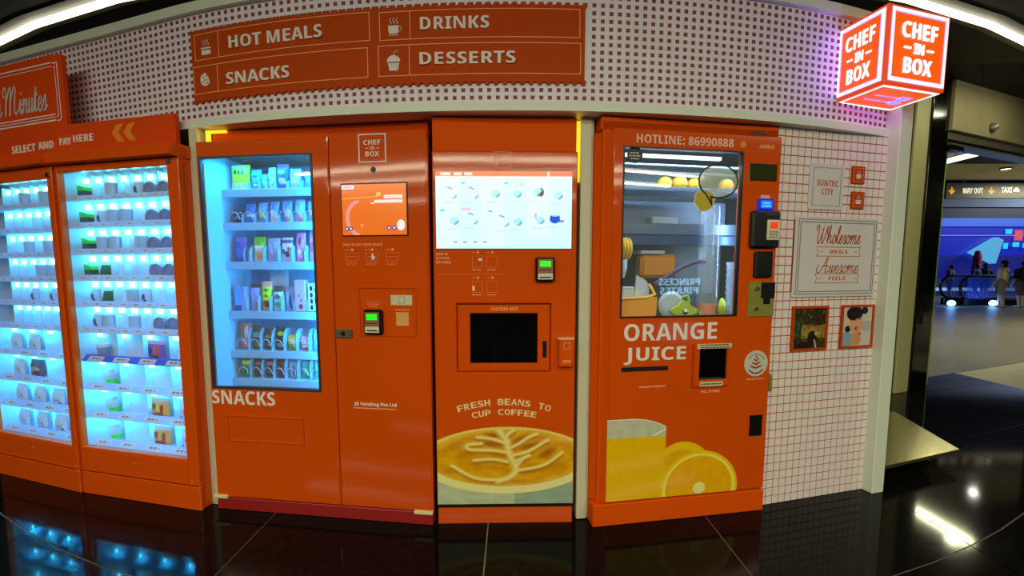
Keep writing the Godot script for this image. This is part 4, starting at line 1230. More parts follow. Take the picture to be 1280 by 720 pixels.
func coffee_print() -> ImageTexture:
	# s 0 .. 0.741, h 0.108 .. 0.56
	var w := 370
	var h := 226
	var im := Image.create(w, h, false, Image.FORMAT_RGB8)
	var n := FastNoiseLite.new()
	n.seed = 8
	n.frequency = 0.02
	var veins := [curve(V([0.33, 0.545, 0.34, 0.52, 0.375, 0.47, 0.385, 0.42, 0.40, 0.375, 0.425, 0.33, 0.425, 0.29, 0.39, 0.26, 0.33, 0.24]), 8), curve(V([0.40, 0.43, 0.44, 0.45, 0.50, 0.49, 0.54, 0.505]), 6), curve(V([0.375, 0.46, 0.38, 0.50, 0.42, 0.53]), 6), curve(V([0.385, 0.45, 0.30, 0.48, 0.22, 0.49]), 6), curve(V([0.40, 0.40, 0.30, 0.415, 0.18, 0.42, 0.165, 0.445, 0.24, 0.455]), 6), curve(V([0.41, 0.385, 0.50, 0.41, 0.58, 0.46, 0.60, 0.47]), 6), curve(V([0.42, 0.35, 0.50, 0.385, 0.46, 0.36, 0.43, 0.32]), 6), curve(V([0.20, 0.36, 0.30, 0.365, 0.38, 0.35]), 6), curve(V([0.44, 0.30, 0.58, 0.33, 0.68, 0.40]), 6), curve(V([0.08, 0.33, 0.2, 0.26, 0.33, 0.245]), 6)]
	for y in h:
		for x in w:
			var s := 0.741 * (x + 0.5) / w
			var g := 0.56 - 0.452 * (y + 0.5) / h
			var c := ORANGE * 0.97
			var e := Vector2((s - 0.375) / 0.47, (g - 0.358) / 0.19).length()
			var e2 := Vector2((s - 0.375) / 0.43, (g - 0.372) / 0.163).length()
			if g < 0.36 and e > 1.0:
				var k := n.get_noise_2d(x * 0.7, y * 2.0) * 0.06
				c = Color(0.76 + k, 0.80 + k, 0.66 + k)
				if s > 0.42 and g < 0.30 - (0.741 - s) * 0.25:
					c = Color(0.62 + k, 0.70 + k, 0.62 + k)
			if e <= 1.0:
				c = Color(0.97, 0.86, 0.42) if e2 > 1.0 else Color(0.92, 0.62, 0.05)
				if e2 > 1.0 and g < 0.3:
					c = Color(0.97, 0.93, 0.62)
				if e2 <= 1.0:
					var k := n.get_noise_2d(x * 0.55, y * 1.3)
					c = Color(0.95, 0.70, 0.08).lerp(Color(0.82, 0.50, 0.03), clampf(0.3 + k * 0.8, 0, 1))
					c = c.lerp(Color(0.97, 0.80, 0.30), clampf((e2 - 0.86) * 5, 0, 0.8))
					for o in [[0.45, 0.475, 0.075, 0.028, 0.45], [0.50, 0.44, 0.07, 0.022, 0.35], [0.29, 0.452, 0.09, 0.02, -0.1], [0.60, 0.40, 0.07, 0.025, 0.5], [0.30, 0.50, 0.06, 0.018, -0.2]]:
						var e3 := Vector2(s - o[0], g - o[1]).rotated(-o[4])
						c = c.lerp(Color(0.66, 0.33, 0.02), 0.75 * clampf(1.3 - Vector2(e3.x / o[2], e3.y / o[3]).length() * 1.3, 0, 1))
					var best := 1.0
					var dark := 1.0
					for q in veins.size():
						for i in veins[q].size() - 1:
							var p := Geometry2D.get_closest_point_to_segment(Vector2(s, g), veins[q][i], veins[q][i + 1])
							var d := Vector2(p.x - s, (p.y - g) * 1.2).length() / (0.03 if q == 0 else 0.018)
							if d < best:
								best = d
							d = Vector2(p.x - s, (p.y - 0.013 - g) * 1.2).length() / 0.017
							if d < dark:
								dark = d
					if dark < 1.0:
						c = c.lerp(Color(0.70, 0.37, 0.03), (1 - dark) * 0.8)
					if best < 1.0:
						c = c.lerp(Color(1.0, 0.92, 0.58), minf((1 - best) * 1.25, 0.95))
			im.set_pixel(x, y, c)
	return ImageTexture.create_from_image(im)

func build_coffee_machine() -> void:
	var F: Transform3D = UX["C"]
	var skin := machine_skin()
	var ink := mat("print_white")
	var blk := mat("black_plastic")
	var pm := mat("print_peach")
	var W := 0.741
	var c := thing("coffee_machine", "slim orange coffee vending machine with a bright menu screen", "vending machine", F)
	put("base", slab(0.004, 0, -0.40, W - 0.006, 0.086, 0.0, 0.003), skin, c)
	put("body", B.new().box(0.002, 0.0, -0.42, 0.012, 1.98, -0.03).box(W - 0.012, 0, -0.42, W - 0.002, 1.98, -0.03).box(0, 0.09, -0.42, W, 2.15, -0.40).mesh(), mat("black_panel"), c)
	put("head_panel", slab(0.0, 1.985, -0.40, W - 0.004, 2.155, -0.018, 0.004), mat("filler_orange"), c)
	var d := put("door", B.new().frame(0.0, 0.108, W, 1.982, 0.117, 0.845, 0.609, 1.207, -0.03, 0.0, 0.006).mesh(), skin, c)
	put("door_print", picture(0.004, 0.112, W - 0.004, 0.556, 0.0006), mat("coffee_print", Color.WHITE, 0.45, 0.0, {"tex": coffee_print(), "coat": 0.8, "coat_rough": 0.07, "spec": 0.15}), d)
	box_logo(d, at(0.36, 1.94, 0.0), 0.084, 0.078, 0.003, mat("print_peach"))
	var sc := put("menu_screen", slab(0.014, 1.488, -0.01, 0.716, 1.886, 0.003, 0.002), blk, d)
	put("display_picture", picture(0.017, 1.492, 0.713, 1.883, 0.0036), mat("coffee_screen", Color.BLACK, 0.15, 0.0, {"glow_tex": coffee_screen_art(), "power": 1.05}), sc)
	area(c, Transform3D(Basis(Vector3.UP, PI), Vector3(0.365, 1.688, 0.009)), 0.69, 0.38, Color(0.85, 0.98, 1.0), 0.06)
	card_reader(d, at(0.577, 1.386, 0.0), 0.1, 0.128, Color(0.1, 0.95, 0.15))
	var y := 1.47
	for t in ["HOW TO", "GET YOUR", "HOT DRINK"]:
		put("lettering", words(t, [0.06, 0.068, 0.076][int(round((1.47 - y) / 0.021))], 0.013, 0.001), pm, d, at(0.015 + [0.06, 0.068, 0.076][int(round((1.47 - y) / 0.021))] / 2, y - 0.006, 0.0))
		y -= 0.021
	var faint := mat("print_faint")
	for q in [[0.2, 1.455], [0.275, 1.455], [0.2, 1.325], [0.275, 1.325]]:
		put("step_dot", B.new().disc(Vector3(q[0] + 0.03, q[1] + 0.018, 0), 0.006, 0.0008, 12).mesh(), pm, d)
		scribble(d, q[0], q[0] + 0.022, q[1] + 0.018, 0.0, faint, 0.004)
		put("step_picture", B.new().outline(q[0], q[1] - 0.06, q[0] + 0.055, q[1], 0.0018, 0, 0.0008).mesh(), faint, d)
		scribble(d, q[0], q[0] + 0.045, q[1] - 0.072, 0.0, pm, 0.004)
	put("hand_icon", slab(0.232, 1.43, 0.0, 0.25, 1.442, 0.001), ink, d)
	put("cup_icon", slab(0.2, 1.275, 0.0, 0.212, 1.3, 0.001), ink, d)
	put("divider_line", slab(0.02, 1.36, 0.0, 0.36, 1.362, 0.0006), faint, d)
	# serving door
	var sd := put("serving_door", B.new().frame(0.122, 0.85, 0.604, 1.202, 0.187, 0.892, 0.54, 1.157, -0.02, 0.009, 0.003).mesh(), skin, d)
	put("hatch_back", slab(0.10, 0.83, -0.06, 0.62, 1.22, -0.032), blk, d)
	put("dark_window", slab(0.186, 0.891, -0.012, 0.541, 1.158, -0.006), mat("smoked_glass", Color(0.02, 0.022, 0.02), 0.06), sd)
	put("finger_slot", slab(0.566, 0.922, 0.004, 0.588, 1.01, 0.0105, 0.001), blk, sd)
	put("lettering", words("CAUTION HOT!", 0.142, 0.017, 0.001), pm, sd, at(0.366, 1.18, 0.009))
	var cb := put("tissue_box", slab(0.65, 0.875, 0.0, 0.728, 1.018, 0.035, 0.006), mat("filler_orange"), d)
	put("lid_edge", slab(0.645, 1.018, 0.002, 0.732, 1.03, 0.036, 0.004), mat("tissue_white", Color(0.9, 0.75, 0.6), 0.6), cb)
	put("printed_mark", B.new().outline(0.675, 0.972, 0.708, 1.005, 0.002, 0.035, 0.0356).box(0.67, 0.91, 0.035, 0.712, 0.914, 0.0356).box(0.67, 0.9, 0.035, 0.712, 0.904, 0.0356).mesh(), pm, cb)
	put("lower_gap", slab(0.0, 0.086, -0.03, W, 0.108, -0.012), blk, c)
	# arched slogan
	for row in [["FRESH BEANS TO", 0.64, 0.505, 0.034, 1.0], ["CUP COFFEE", 0.607, 0.35, 0.032, 1.0]]:
		var txt: String = row[0]
		var n := txt.length()
		var pitch: float = row[2] / n
		for i in n:
			if txt[i] == " ":
				continue
			var k := (i + 0.5) / n * 2 - 1
			var x: float = 0.364 + k * row[2] / 2
			var yy: float = row[1] + 0.041 * (1 - k * k) * (1.0 if n > 11 else 0.45) - 0.0
			var cwid: float = pitch * (0.86 if txt[i] != "I" else 0.3)
			put("lettering", words(txt[i], cwid, row[3], 0.001), mat("print_cream", Color(0.97, 0.86, 0.62), 0.6), d, Transform3D(Basis(Vector3.BACK, -k * (0.30 if n > 11 else 0.12)), Vector3(x, yy, 0.0)))

# ---------------------------------------------------------------- juice machine
func juice_print() -> ImageTexture:
	# s 0.07 .. 0.86, h 0.138 .. 0.605
	var w := 396
	var h := 234
	var im := Image.create(w, h, false, Image.FORMAT_RGB8)
	var n := FastNoiseLite.new()
	n.seed = 5
	n.frequency = 0.03
	for y in h:
		for x in w:
			var s := 0.07 + 0.79 * (x + 0.5) / w
			var g := 0.605 - 0.467 * (y + 0.5) / h
			var c := ORANGE * 0.97
			var k := n.get_noise_2d(x, y) * 0.05
			# orange behind
			if Vector2((s - 0.51) / 0.19, (g - 0.24) / 0.205).length() < 1 and s > 0.38:
				c = Color(0.97, 0.80, 0.08)
				if Vector2((s - 0.50) / 0.17, (g - 0.22) / 0.18).length() < 1:
					c = Color(0.95 + k, 0.70 + k, 0.05)
			# glass
			var top := 0.592 - pow(maxf(s - 0.16, 0) / 0.25, 2.6) * 0.055
			if s < 0.407 and g < top:
				var low := 0.485 - pow(maxf(s - 0.12, 0) / 0.28, 2.0) * 0.015 * -1.0
				c = Color(0.80 + k, 0.80 + k, 0.70 + k) if g > 0.487 else Color(0.97, 0.76 + k * 0.5, 0.03)
				if g > 0.487 and absf(g - top) < 0.006:
					c = Color(0.95, 0.94, 0.86)
				if g > 0.487 and s > 0.33 and absf(g - (0.49 + (s - 0.33) * 0.45)) < 0.005:
					c = Color(0.95, 0.94, 0.88)
			# slice in front
			var q := Vector2((s - 0.615) / 0.235, (g - 0.172) / 0.215)
			var r := q.length()
			if r < 1:
				c = Color(0.98, 0.80, 0.05)
				if r < 0.93:
					c = Color(1.0, 0.92, 0.35)
				if r < 0.86:
					var a := atan2(q.y, q.x)
					c = Color(0.97, 0.70 + k, 0.05 + k)
					if absf(sin(a * 5.0)) < 0.06 and r < 0.75:
						c = Color(0.98, 0.74, 0.12)
				if r < 0.16:
					c = Color(0.98, 0.92, 0.6)
			im.set_pixel(x, y, c)
	return ImageTexture.create_from_image(im)

func build_juice_machine() -> void:
	var F: Transform3D = UX["J"]
	var skin := machine_skin()
	var ink := mat("print_white")
	var blk := mat("black_plastic")
	var pm := mat("print_peach")
	var st := mat("steel")
	var W := 1.018
	var j := thing("juice_machine", "orange fresh juice vending machine with a squeezer behind glass", "vending machine", F)
	put("base", slab(0.0, 0, -0.42, W + 0.01, 0.122, -0.002, 0.004), mat("filler_orange"), j)
	put("body", B.new().frame(0.03, 0.126, W, 2.13, 0.08, 1.09, 0.99, 2.04, -0.42, -0.03).box(0.03, 0.126, -0.44, W, 2.13, -0.42).mesh(), mat("filler_orange"), j)
	put("side_cheek", B.new().prism(PackedVector2Array([Vector2(0.0, -0.07), Vector2(0.072, 0.0), Vector2(0.072, -0.03), Vector2(0.03, -0.42), Vector2(0.0, -0.42)]), -2.075, -0.13).mesh(), mat("filler_orange"), j, Transform3D(Basis(Vector3(1, 0, 0), Vector3(0, 0, 1), Vector3(0, -1, 0)), Vector3.ZERO))
	put("top_filler", slab(0.02, 2.085, -0.2, W, 2.15, -0.03, 0.004), mat("filler_orange"), j)
	var d := put("door", B.new().frame(0.072, 0.135, W + 0.005, 2.09, 0.132, 1.138, 0.792, 1.998, -0.03, 0.0, 0.006).mesh(), skin, j)
	put("door_print", picture(0.07, 0.138, 0.86, 0.605, 0.0006), mat("juice_print", Color.WHITE, 0.45, 0.0, {"tex": juice_print(), "coat": 0.8, "coat_rough": 0.07, "spec": 0.15}), d)
	put("lettering", words("HOTLINE: 86990888", 0.54, 0.043, 0.0015), mat("print_rose", Color(0.97, 0.78, 0.7), 0.6), d, at(0.465, 2.042, 0.0))
	put("lettering", words("ORANGE", 0.532, 0.09, 0.002), ink, d, at(0.418, 1.056, 0.0))
	put("lettering", words("JUICE", 0.352, 0.09, 0.002), ink, d, at(0.33, 0.93, 0.0))
	put("window_surround", B.new().outline(0.126, 1.132, 0.798, 2.004, 0.008, -0.02, 0.003).mesh(), blk, d)
	put("window_pane", slab(0.132, 1.138, -0.014, 0.792, 1.998, -0.01), mat("clear_glass"), d)
	# things stuck on the glass
	var rs := put("round_sticker", B.new().disc(Vector3(0.192, 1.962, -0.0095), 0.042, 0.001, 24).mesh(), mat("sticker_navy", Color(0.12, 0.16, 0.2), 0.5), d)
	scribble(rs, 0.165, 0.22, 1.972, -0.0085, mat("sticker_cream"), 0.005)
	scribble(rs, 0.16, 0.222, 1.958, -0.0085, mat("sticker_cream"), 0.005)
	scribble(rs, 0.168, 0.215, 1.944, -0.0085, mat("sticker_cream"), 0.005)
	var ring := B.new()
	var pts := []
	for i in 41:
		var a := -1.95 + (TAU - 0.3) * i / 40.0
		pts.append(Vector2(0.663 + cos(a) * 0.112, 1.848 + sin(a) * 0.086))
	pts.append(Vector2(0.63, 1.725))
	pts.append(pts[0])
	ring.stroke(pts, 0.009, 0, -0.0085)
	var bub := put("speech_bubble", ring.mesh(), mat("sticker_black", Color(0.05, 0.05, 0.05), 0.5), d)
	var inner := B.new()
	var ip := PackedVector2Array()
	for i in 36:
		var a := TAU * i / 36.0
		ip.append(Vector2(0.663 + cos(a) * 0.118, 1.848 + sin(a) * 0.091))
	inner.prism(ip, -0.0098, -0.0094)
	put("bubble_film", inner.mesh(), mat("bubble_film", Color(0.95, 0.93, 0.75), 0.1, 0.0, {"alpha": 0.2}), bub)
	var bl := PackedVector2Array()
	for i in 30:
		var a := TAU * i / 30.0
		var r := 0.054 + 0.004 * sin(a * 6.0) + 0.003 * sin(a * 3.0)
		bl.append(Vector2(0.587 + cos(a) * r, 1.746 + sin(a) * r * 0.92))
	var halo := PackedVector2Array()
	for p in bl:
		halo.append((p - Vector2(0.587, 1.746)) * 1.12 + Vector2(0.587, 1.746))
	put("sticker_edge", B.new().prism(halo, -0.0099, -0.0094).mesh(), mat("sticker_cream"), d)
	put("fruit_sticker", B.new().prism(bl, -0.0098, -0.009).mesh(), mat("sticker_lime", Color(0.78, 0.7, 0.12), 0.5), d)
	# controls beside the window
	put("note_panel", slab(0.832, 1.856, -0.004, 0.998, 1.946, 0.004, 0.002), mat("panel_green", Color(0.2, 0.22, 0.06), 0.12), d)
	put("top_mark", B.new().disc(Vector3(0.79, 2.04, 0), 0.018, 0.001, 8).mesh(), mat("mark_gold", Color(0.85, 0.6, 0.1), 0.5), d)
	put("lettering", words("chilled", 0.085, 0.02, 0.001), pm, d, at(0.93, 2.035, 0.0))
	var lc := put("status_display", slab(0.888, 1.7, -0.002, 0.982, 1.762, 0.012, 0.003), mat("lcd_bezel", Color(0.05, 0.08, 0.5), 0.3, 0.0, {"glow": Color(0.05, 0.1, 0.8), "power": 0.6}), d)
	put("display_picture", B.new().box(0.902, 1.712, 0.012, 0.97, 1.752, 0.0126).mesh(), mat("lcd_cyan", Color.BLACK, 0.3, 0.0, {"glow": Color(0.08, 0.5, 1.0), "power": 1.0}), lc)
	put("display_text", B.new().box(0.915, 1.735, 0.0126, 0.958, 1.742, 0.013).box(0.912, 1.72, 0.0126, 0.962, 1.727, 0.013).mesh(), mat("lcd_text", Color.BLACK, 0.3, 0.0, {"glow": Color(0.4, 0.85, 1.0), "power": 1.0}), lc)
	put("name_tag", slab(0.908, 1.766, 0.0, 0.962, 1.782, 0.001), mat("sticker_rose", Color(0.9, 0.75, 0.7), 0.5), d)
	var kp := put("payment_terminal", slab(0.848, 1.5, -0.004, 1.015, 1.697, 0.03, 0.01), blk, d)
	put("terminal_label", slab(0.92, 1.672, 0.03, 0.995, 1.686, 0.031), mat("frame_grey"), kp)
	var tf := put("terminal_face", slab(0.928, 1.542, 0.03, 1.005, 1.648, 0.036, 0.002), mat("reader_white"), kp)
	put("terminal_display", slab(0.944, 1.602, 0.036, 0.99, 1.636, 0.037), mat("lcd_red", Color.BLACK, 0.3, 0.0, {"glow": Color(1.0, 0.25, 0.05), "power": 0.9}), tf)
	for a in 3:
		for b in 3:
			put("key", slab(0.942 + a * 0.018, 1.552 + b * 0.014, 0.036, 0.954 + a * 0.018, 1.561 + b * 0.014, 0.038), mat("key_grey", Color(0.55, 0.55, 0.5), 0.5), tf)
	put("note_slot", slab(0.884, 1.342, -0.004, 0.99, 1.482, 0.02, 0.006), blk, d)
	var cp := put("coin_plate", slab(0.86, 1.128, -0.002, 1.02, 1.318, 0.006, 0.002), mat("plate_olive", Color(0.62, 0.6, 0.28), 0.35, 0.3), d)
	put("coin_mouth", B.new().prism(PackedVector2Array([Vector2(0.936, 1.315), Vector2(1.018, 1.315), Vector2(1.018, 1.228), Vector2(0.992, 1.228), Vector2(0.992, 1.196), Vector2(0.952, 1.196), Vector2(0.952, 1.228), Vector2(0.936, 1.228)]), 0.006, 0.009).mesh(), blk, cp)
	for y in [1.28, 1.172]:
		put("coin_button", B.new().lathe([Vector2(0, 0), Vector2(0.012, 0), Vector2(0.01, 0.014), Vector2(0, 0.014)], 14, Transform3D(Basis(Vector3.RIGHT, PI / 2), Vector3(0.905, y, 0.006))).mesh(), st, cp)
	# lower controls
	put("cup_slot", slab(0.142, 0.848, -0.004, 0.405, 0.872, 0.002), mat("slot_brown", Color(0.08, 0.03, 0.02), 0.5), d)
	put("lettering", words("CASHBACK CURRENCY", 0.155, 0.01, 0.001), pm, d, at(0.318, 0.762, 0.0))
	put("lettering", words("PULL TO OPEN", 0.11, 0.013, 0.001), pm, d, at(0.66, 0.72, 0.0))
	var pk := put("pickup_hatch", B.new().frame(0.545, 0.752, 0.755, 0.985, 0.578, 0.79, 0.742, 0.962, -0.004, 0.02, 0.004).mesh(), skin, d)
	put("dark_window", slab(0.577, 0.79, -0.001, 0.743, 0.963, 0.006), mat("smoked_glass"), pk)
	var n1 := put("notice_sticker", slab(0.56, 0.962, 0.02, 0.762, 0.988, 0.021), mat("sticker_cream"), pk)
	scribble(n1, 0.575, 0.75, 0.981, 0.021, mat("print_dark", Color(0.15, 0.15, 0.1), 0.6), 0.006)
	scribble(n1, 0.58, 0.755, 0.968, 0.021, mat("print_dark"), 0.006)
	var n2 := put("notice_sticker", slab(0.583, 0.756, 0.02, 0.718, 0.78, 0.021), mat("sticker_cream"), pk)
	scribble(n2, 0.59, 0.712, 0.768, 0.021, mat("print_dark"), 0.007)
	put("sill_bar", slab(0.58, 0.79, 0.006, 0.715, 0.8, 0.012), mat("frame_grey"), pk)
	var cl := put("choice_sticker", B.new().lathe([Vector2(0, 0), Vector2(0.073, 0), Vector2(0.073, 0.001), Vector2(0, 0.001)], 32, Transform3D(Basis(Vector3.RIGHT, PI / 2), Vector3(0.932, 0.866, 0))).mesh(), mat("sticker_pale", Color(0.82, 0.80, 0.76), 0.5), d)
	# the stepped emblem on the round sticker
	var em := B.new()
	for k in 3:
		var yy := 0.835 + 0.02 * k
		var ww := 0.034 - 0.009 * k
		em.prism(PackedVector2Array([Vector2(0.932 - ww, yy + 0.012), Vector2(0.932, yy), Vector2(0.932 + ww, yy + 0.014), Vector2(0.932 + ww, yy + 0.023), Vector2(0.932, yy + 0.010), Vector2(0.932 - ww, yy + 0.020)]), 0.001, 0.002)
	em.prism(PackedVector2Array([Vector2(0.925, 0.897), Vector2(0.939, 0.897), Vector2(0.932, 0.914)]), 0.001, 0.002)
	put("emblem", em.mesh(), mat("emblem_red", Color(0.6, 0.2, 0.1), 0.6), cl)
	var arcs := B.new()
	var a1 := []
	var a2 := []
	for i in 13:
		var t := lerpf(-2.5, -0.64, i / 12.0)
		a1.append(Vector2(0.932 + cos(t) * 0.052, 0.862 + sin(t) * 0.052))
		t = lerpf(0.5, 2.6, i / 12.0)
		a2.append(Vector2(0.932 + cos(t) * 0.056, 0.862 + sin(t) * 0.056))
	arcs.stroke(a1, 0.007, 0, 0.0018)
	put("emblem_arc", arcs.mesh(), mat("emblem_green", Color(0.12, 0.2, 0.16), 0.6), cl)
	var arc2 := B.new()
	arc2.stroke(a2, 0.005, 0, 0.0018)
	put("emblem_arc", arc2.mesh(), mat("print_grey"), cl)
	scribble(d, 0.88, 0.985, 0.777, 0.0, pm, 0.006)
	put("lower_slot", slab(0.91, 0.45, -0.004, 0.988, 0.57, 0.0025), blk, d)
	put("key_handle", slab(1.022, 0.70, -0.02, 1.04, 0.8, 0.01, 0.008), mat("plate_olive"), d)
	put("vent_slot", B.new().prism(PackedVector2Array([Vector2(0.86, 2.105), Vector2(0.95, 2.105), Vector2(0.94, 2.122), Vector2(0.875, 2.122)]), -0.031, -0.028).mesh(), blk, j)
	# ---- behind the glass
	var inn := mat("juice_lining", Color(0.15, 0.17, 0.2), 0.45)
	var steel := mat("blue_steel", Color(0.42, 0.5, 0.6), 0.3, 0.6)
	var amber := mat("amber_plastic", Color(1.0, 0.70, 0.10), 0.3)
	var lime := mat("lime_plastic", Color(0.75, 0.85, 0.08), 0.35)
	put("back_lining", slab(0.08, 1.09, -0.42, 0.99, 2.04, -0.40), inn, j)
	put("side_lining", B.new().box(0.08, 1.09, -0.40, 0.086, 2.04, -0.03).box(0.984, 1.09, -0.40, 0.99, 2.04, -0.03).box(0.086, 1.09, -0.40, 0.984, 1.1, -0.03).box(0.086, 2.03, -0.40, 0.984, 2.04, -0.03).mesh(), inn, j)
	var lamp := mat("white_led", Color.WHITE, 0.5, 0.0, {"glow": Color(0.9, 0.97, 1.0), "power": 2.0})
	put("light_tube", slab(0.12, 1.975, -0.09, 0.72, 1.99, -0.07), lamp, j)
	area(j, Transform3D(Basis(Vector3.RIGHT, -PI / 2 + 0.35), Vector3(0.5, 1.97, -0.10)), 0.8, 0.04, Color(0.70, 0.88, 1.0), 0.7)
	put("light_tube", slab(0.955, 1.2, -0.07, 0.962, 1.95, -0.06), lamp, j)
	area(j, Transform3D(Basis(Vector3.UP, 0.7), Vector3(0.95, 1.55, -0.075)), 0.012, 0.7, Color(0.70, 0.88, 1.0), 0.3)
	for q in [[1.945, -0.12], [1.918, -0.16]]:
		put("chute_rail", slab(0.1, q[0], q[1] - 0.02, 0.98, q[0] + 0.01, q[1], 0.002), steel, j)
	put("fruit_tray", slab(0.1, 1.815, -0.30, 0.98, 1.825, -0.13, 0.002), steel, j)
	put("tray_lip", slab(0.1, 1.815, -0.135, 0.98, 1.838, -0.13, 0.001), steel, j)
	put("rear_panel", slab(0.15, 1.56, -0.395, 0.98, 1.80, -0.37, 0.003), mat("panel_blue", Color(0.5, 0.56, 0.66), 0.4), j)
	put("rear_box", slab(0.45, 1.60, -0.37, 0.62, 1.70, -0.30, 0.006), mat("white_plastic", Color(0.75, 0.8, 0.88), 0.4), j)
	put("cross_bar", slab(0.1, 1.585, -0.26, 0.94, 1.65, -0.22, 0.003), steel, j)
	put("cross_bar", slab(0.1, 1.525, -0.24, 0.94, 1.58, -0.20, 0.003), mat("deep_steel", Color(0.22, 0.32, 0.48), 0.3, 0.5), j)
	put("drum", B.new().lathe([Vector2(0, -0.04), Vector2(0.062, -0.04), Vector2(0.066, -0.03), Vector2(0.06, -0.02), Vector2(0.066, -0.01), Vector2(0.06, 0.0), Vector2(0.066, 0.01), Vector2(0.06, 0.02), Vector2(0.066, 0.03), Vector2(0.062, 0.04), Vector2(0, 0.04)], 20, Transform3D(Basis(Vector3.BACK, PI / 2), Vector3(0.215, 1.50, -0.2))).mesh(), mat("drum_yellow", Color(0.9, 0.68, 0.05), 0.35), j)
	put("spout", B.new().lathe([Vector2(0.0, 0.0), Vector2(0.022, 0.0), Vector2(0.036, 0.05), Vector2(0.036, 0.1), Vector2(0, 0.1)], 16, at(0.20, 1.34, -0.17)).mesh(), mat("white_plastic"), j)
	put("squeezer_housing", slab(0.36, 1.335, -0.33, 0.585, 1.475, -0.24, 0.02), mat("amber_dark", Color(0.85, 0.55, 0.06), 0.4), j)
	put("housing_lid", slab(0.35, 1.475, -0.34, 0.5, 1.495, -0.23, 0.004), mat("white_plastic"), j)
	put("pulp_tank", B.new().prism(PackedVector2Array([Vector2(0.14, 1.105), Vector2(0.365, 1.105), Vector2(0.372, 1.235), Vector2(0.14, 1.225)]), -0.2, -0.07).mesh(), amber, j)
	put("tank_wall", B.new().prism(PackedVector2Array([Vector2(0.30, 1.23), Vector2(0.39, 1.235), Vector2(0.39, 1.30), Vector2(0.36, 1.33), Vector2(0.31, 1.355)]), -0.21, -0.2).mesh(), mat("white_plastic"), j)
	put("tank_rim", B.new().tube([Vector3(0.14, 1.228, -0.068), Vector3(0.3, 1.232, -0.068), Vector3(0.372, 1.25, -0.1), Vector3(0.392, 1.30, -0.2)], 0.008, 8).mesh(), amber, j)
	put("tank_paddle", slab(0.2, 1.225, -0.16, 0.27, 1.29, -0.14, 0.004), mat("white_plastic"), j)
	var gl := mat("clear_tube", Color(0.85, 0.93, 1.0), 0.04, 0.0, {"alpha": 0.18})
	put("juice_tube", B.new().lathe([Vector2(0.058, 1.105), Vector2(0.058, 1.74)], 24, at(0.735, 0, -0.17)).mesh(), gl, j)
	put("tube_core", B.new().lathe([Vector2(0.03, 1.25), Vector2(0.03, 1.74)], 18, at(0.735, 0, -0.17)).mesh(), gl, j)
	put("juice", B.new().lathe([Vector2(0, 1.112), Vector2(0.053, 1.112), Vector2(0.053, 1.185), Vector2(0, 1.19)], 20, at(0.735, 0, -0.17)).mesh(), mat("juice_liquid", Color(0.98, 0.45, 0.1), 0.3), j)
	put("hose", B.new().tube([Vector3(0.42, 1.30, -0.2), Vector3(0.5, 1.35, -0.19), Vector3(0.58, 1.40, -0.18), Vector3(0.66, 1.43, -0.17), Vector3(0.72, 1.43, -0.17)], 0.011, 8).mesh(), mat("hose_violet", Color(0.35, 0.2, 0.4), 0.4), j)
	put("drive_wheel", B.new().lathe([Vector2(0, 0), Vector2(0.075, 0), Vector2(0.078, 0.012), Vector2(0.06, 0.02), Vector2(0, 0.02)], 28, Transform3D(Basis(Vector3.RIGHT, PI / 2), Vector3(0.50, 1.185, -0.16))).mesh(), mat("white_plastic"), j)
	var cp1 := PackedVector2Array()
	for i in 32:
		var a := TAU * i / 32.0
		cp1.append(Vector2(0.555 + cos(a) * (0.068 + 0.012 * cos(4 * a)), 1.155 + sin(a) * (0.048 + 0.01 * cos(4 * a))))
	var c1 := put("clamp_plate", B.new().prism(cp1, -0.12, -0.10).mesh(), lime, j)
	put("clamp_knob", B.new().ball(Vector3(0.555, 1.15, -0.095), Vector3(0.018, 0.018, 0.014)).mesh(), st, c1)
	put("clamp_ear", B.new().tube([Vector3(0.54, 1.2, -0.11), Vector3(0.545, 1.235, -0.11), Vector3(0.575, 1.24, -0.11), Vector3(0.585, 1.2, -0.11)], 0.007, 8).mesh(), lime, c1)
	put("clamp_plate", B.new().ball(Vector3(0.785, 1.165, -0.105), Vector3(0.022, 0.06, 0.02), 16, 10).mesh(), lime, j)
	put("clamp_ear", B.new().tube([Vector3(0.655, 1.15, -0.11), Vector3(0.66, 1.12, -0.11), Vector3(0.69, 1.115, -0.11)], 0.008, 8).mesh(), lime, j)
	# oranges
	var oranges := [[0.46, 1.865, -0.19, 0.04], [0.55, 1.868, -0.19, 0.043], [0.636, 1.863, -0.19, 0.038], [0.84, 1.865, -0.19, 0.04]]
	for i in 4:
		var q = oranges[i]
		one("orange_fruit", B.new().ball(Vector3.ZERO, Vector3.ONE * q[3], 18, 12).mesh(), mat("orange_peel", Color(0.98, 0.68, 0.05), 0.5, 0.0, {"noise": 0.2, "low": 0.85, "scale": 8.0}), "%s yellow orange along the juice machine's fruit tray from its hinge side" % ORDER[i], "orange", F * at(q[0], 1.8255 + q[3], q[2]), "oranges on the fruit tray")
	var cs := thing("cup_stack", "tall stack of clear plastic cups behind the juice window", "cup stack", F * at(0.86, 1.1, -0.13))
	for i in 9:
		put("cup", B.new().lathe([Vector2(0.024, 0.0), Vector2(0.031, 0.045), Vector2(0.034, 0.047), Vector2(0.034, 0.052)], 18).mesh(), mat("cup_clear", Color(0.8, 0.9, 1.0), 0.15, 0.0, {"alpha": 0.5}), cs, at(0, 0.003 + 0.034 * i, 0))

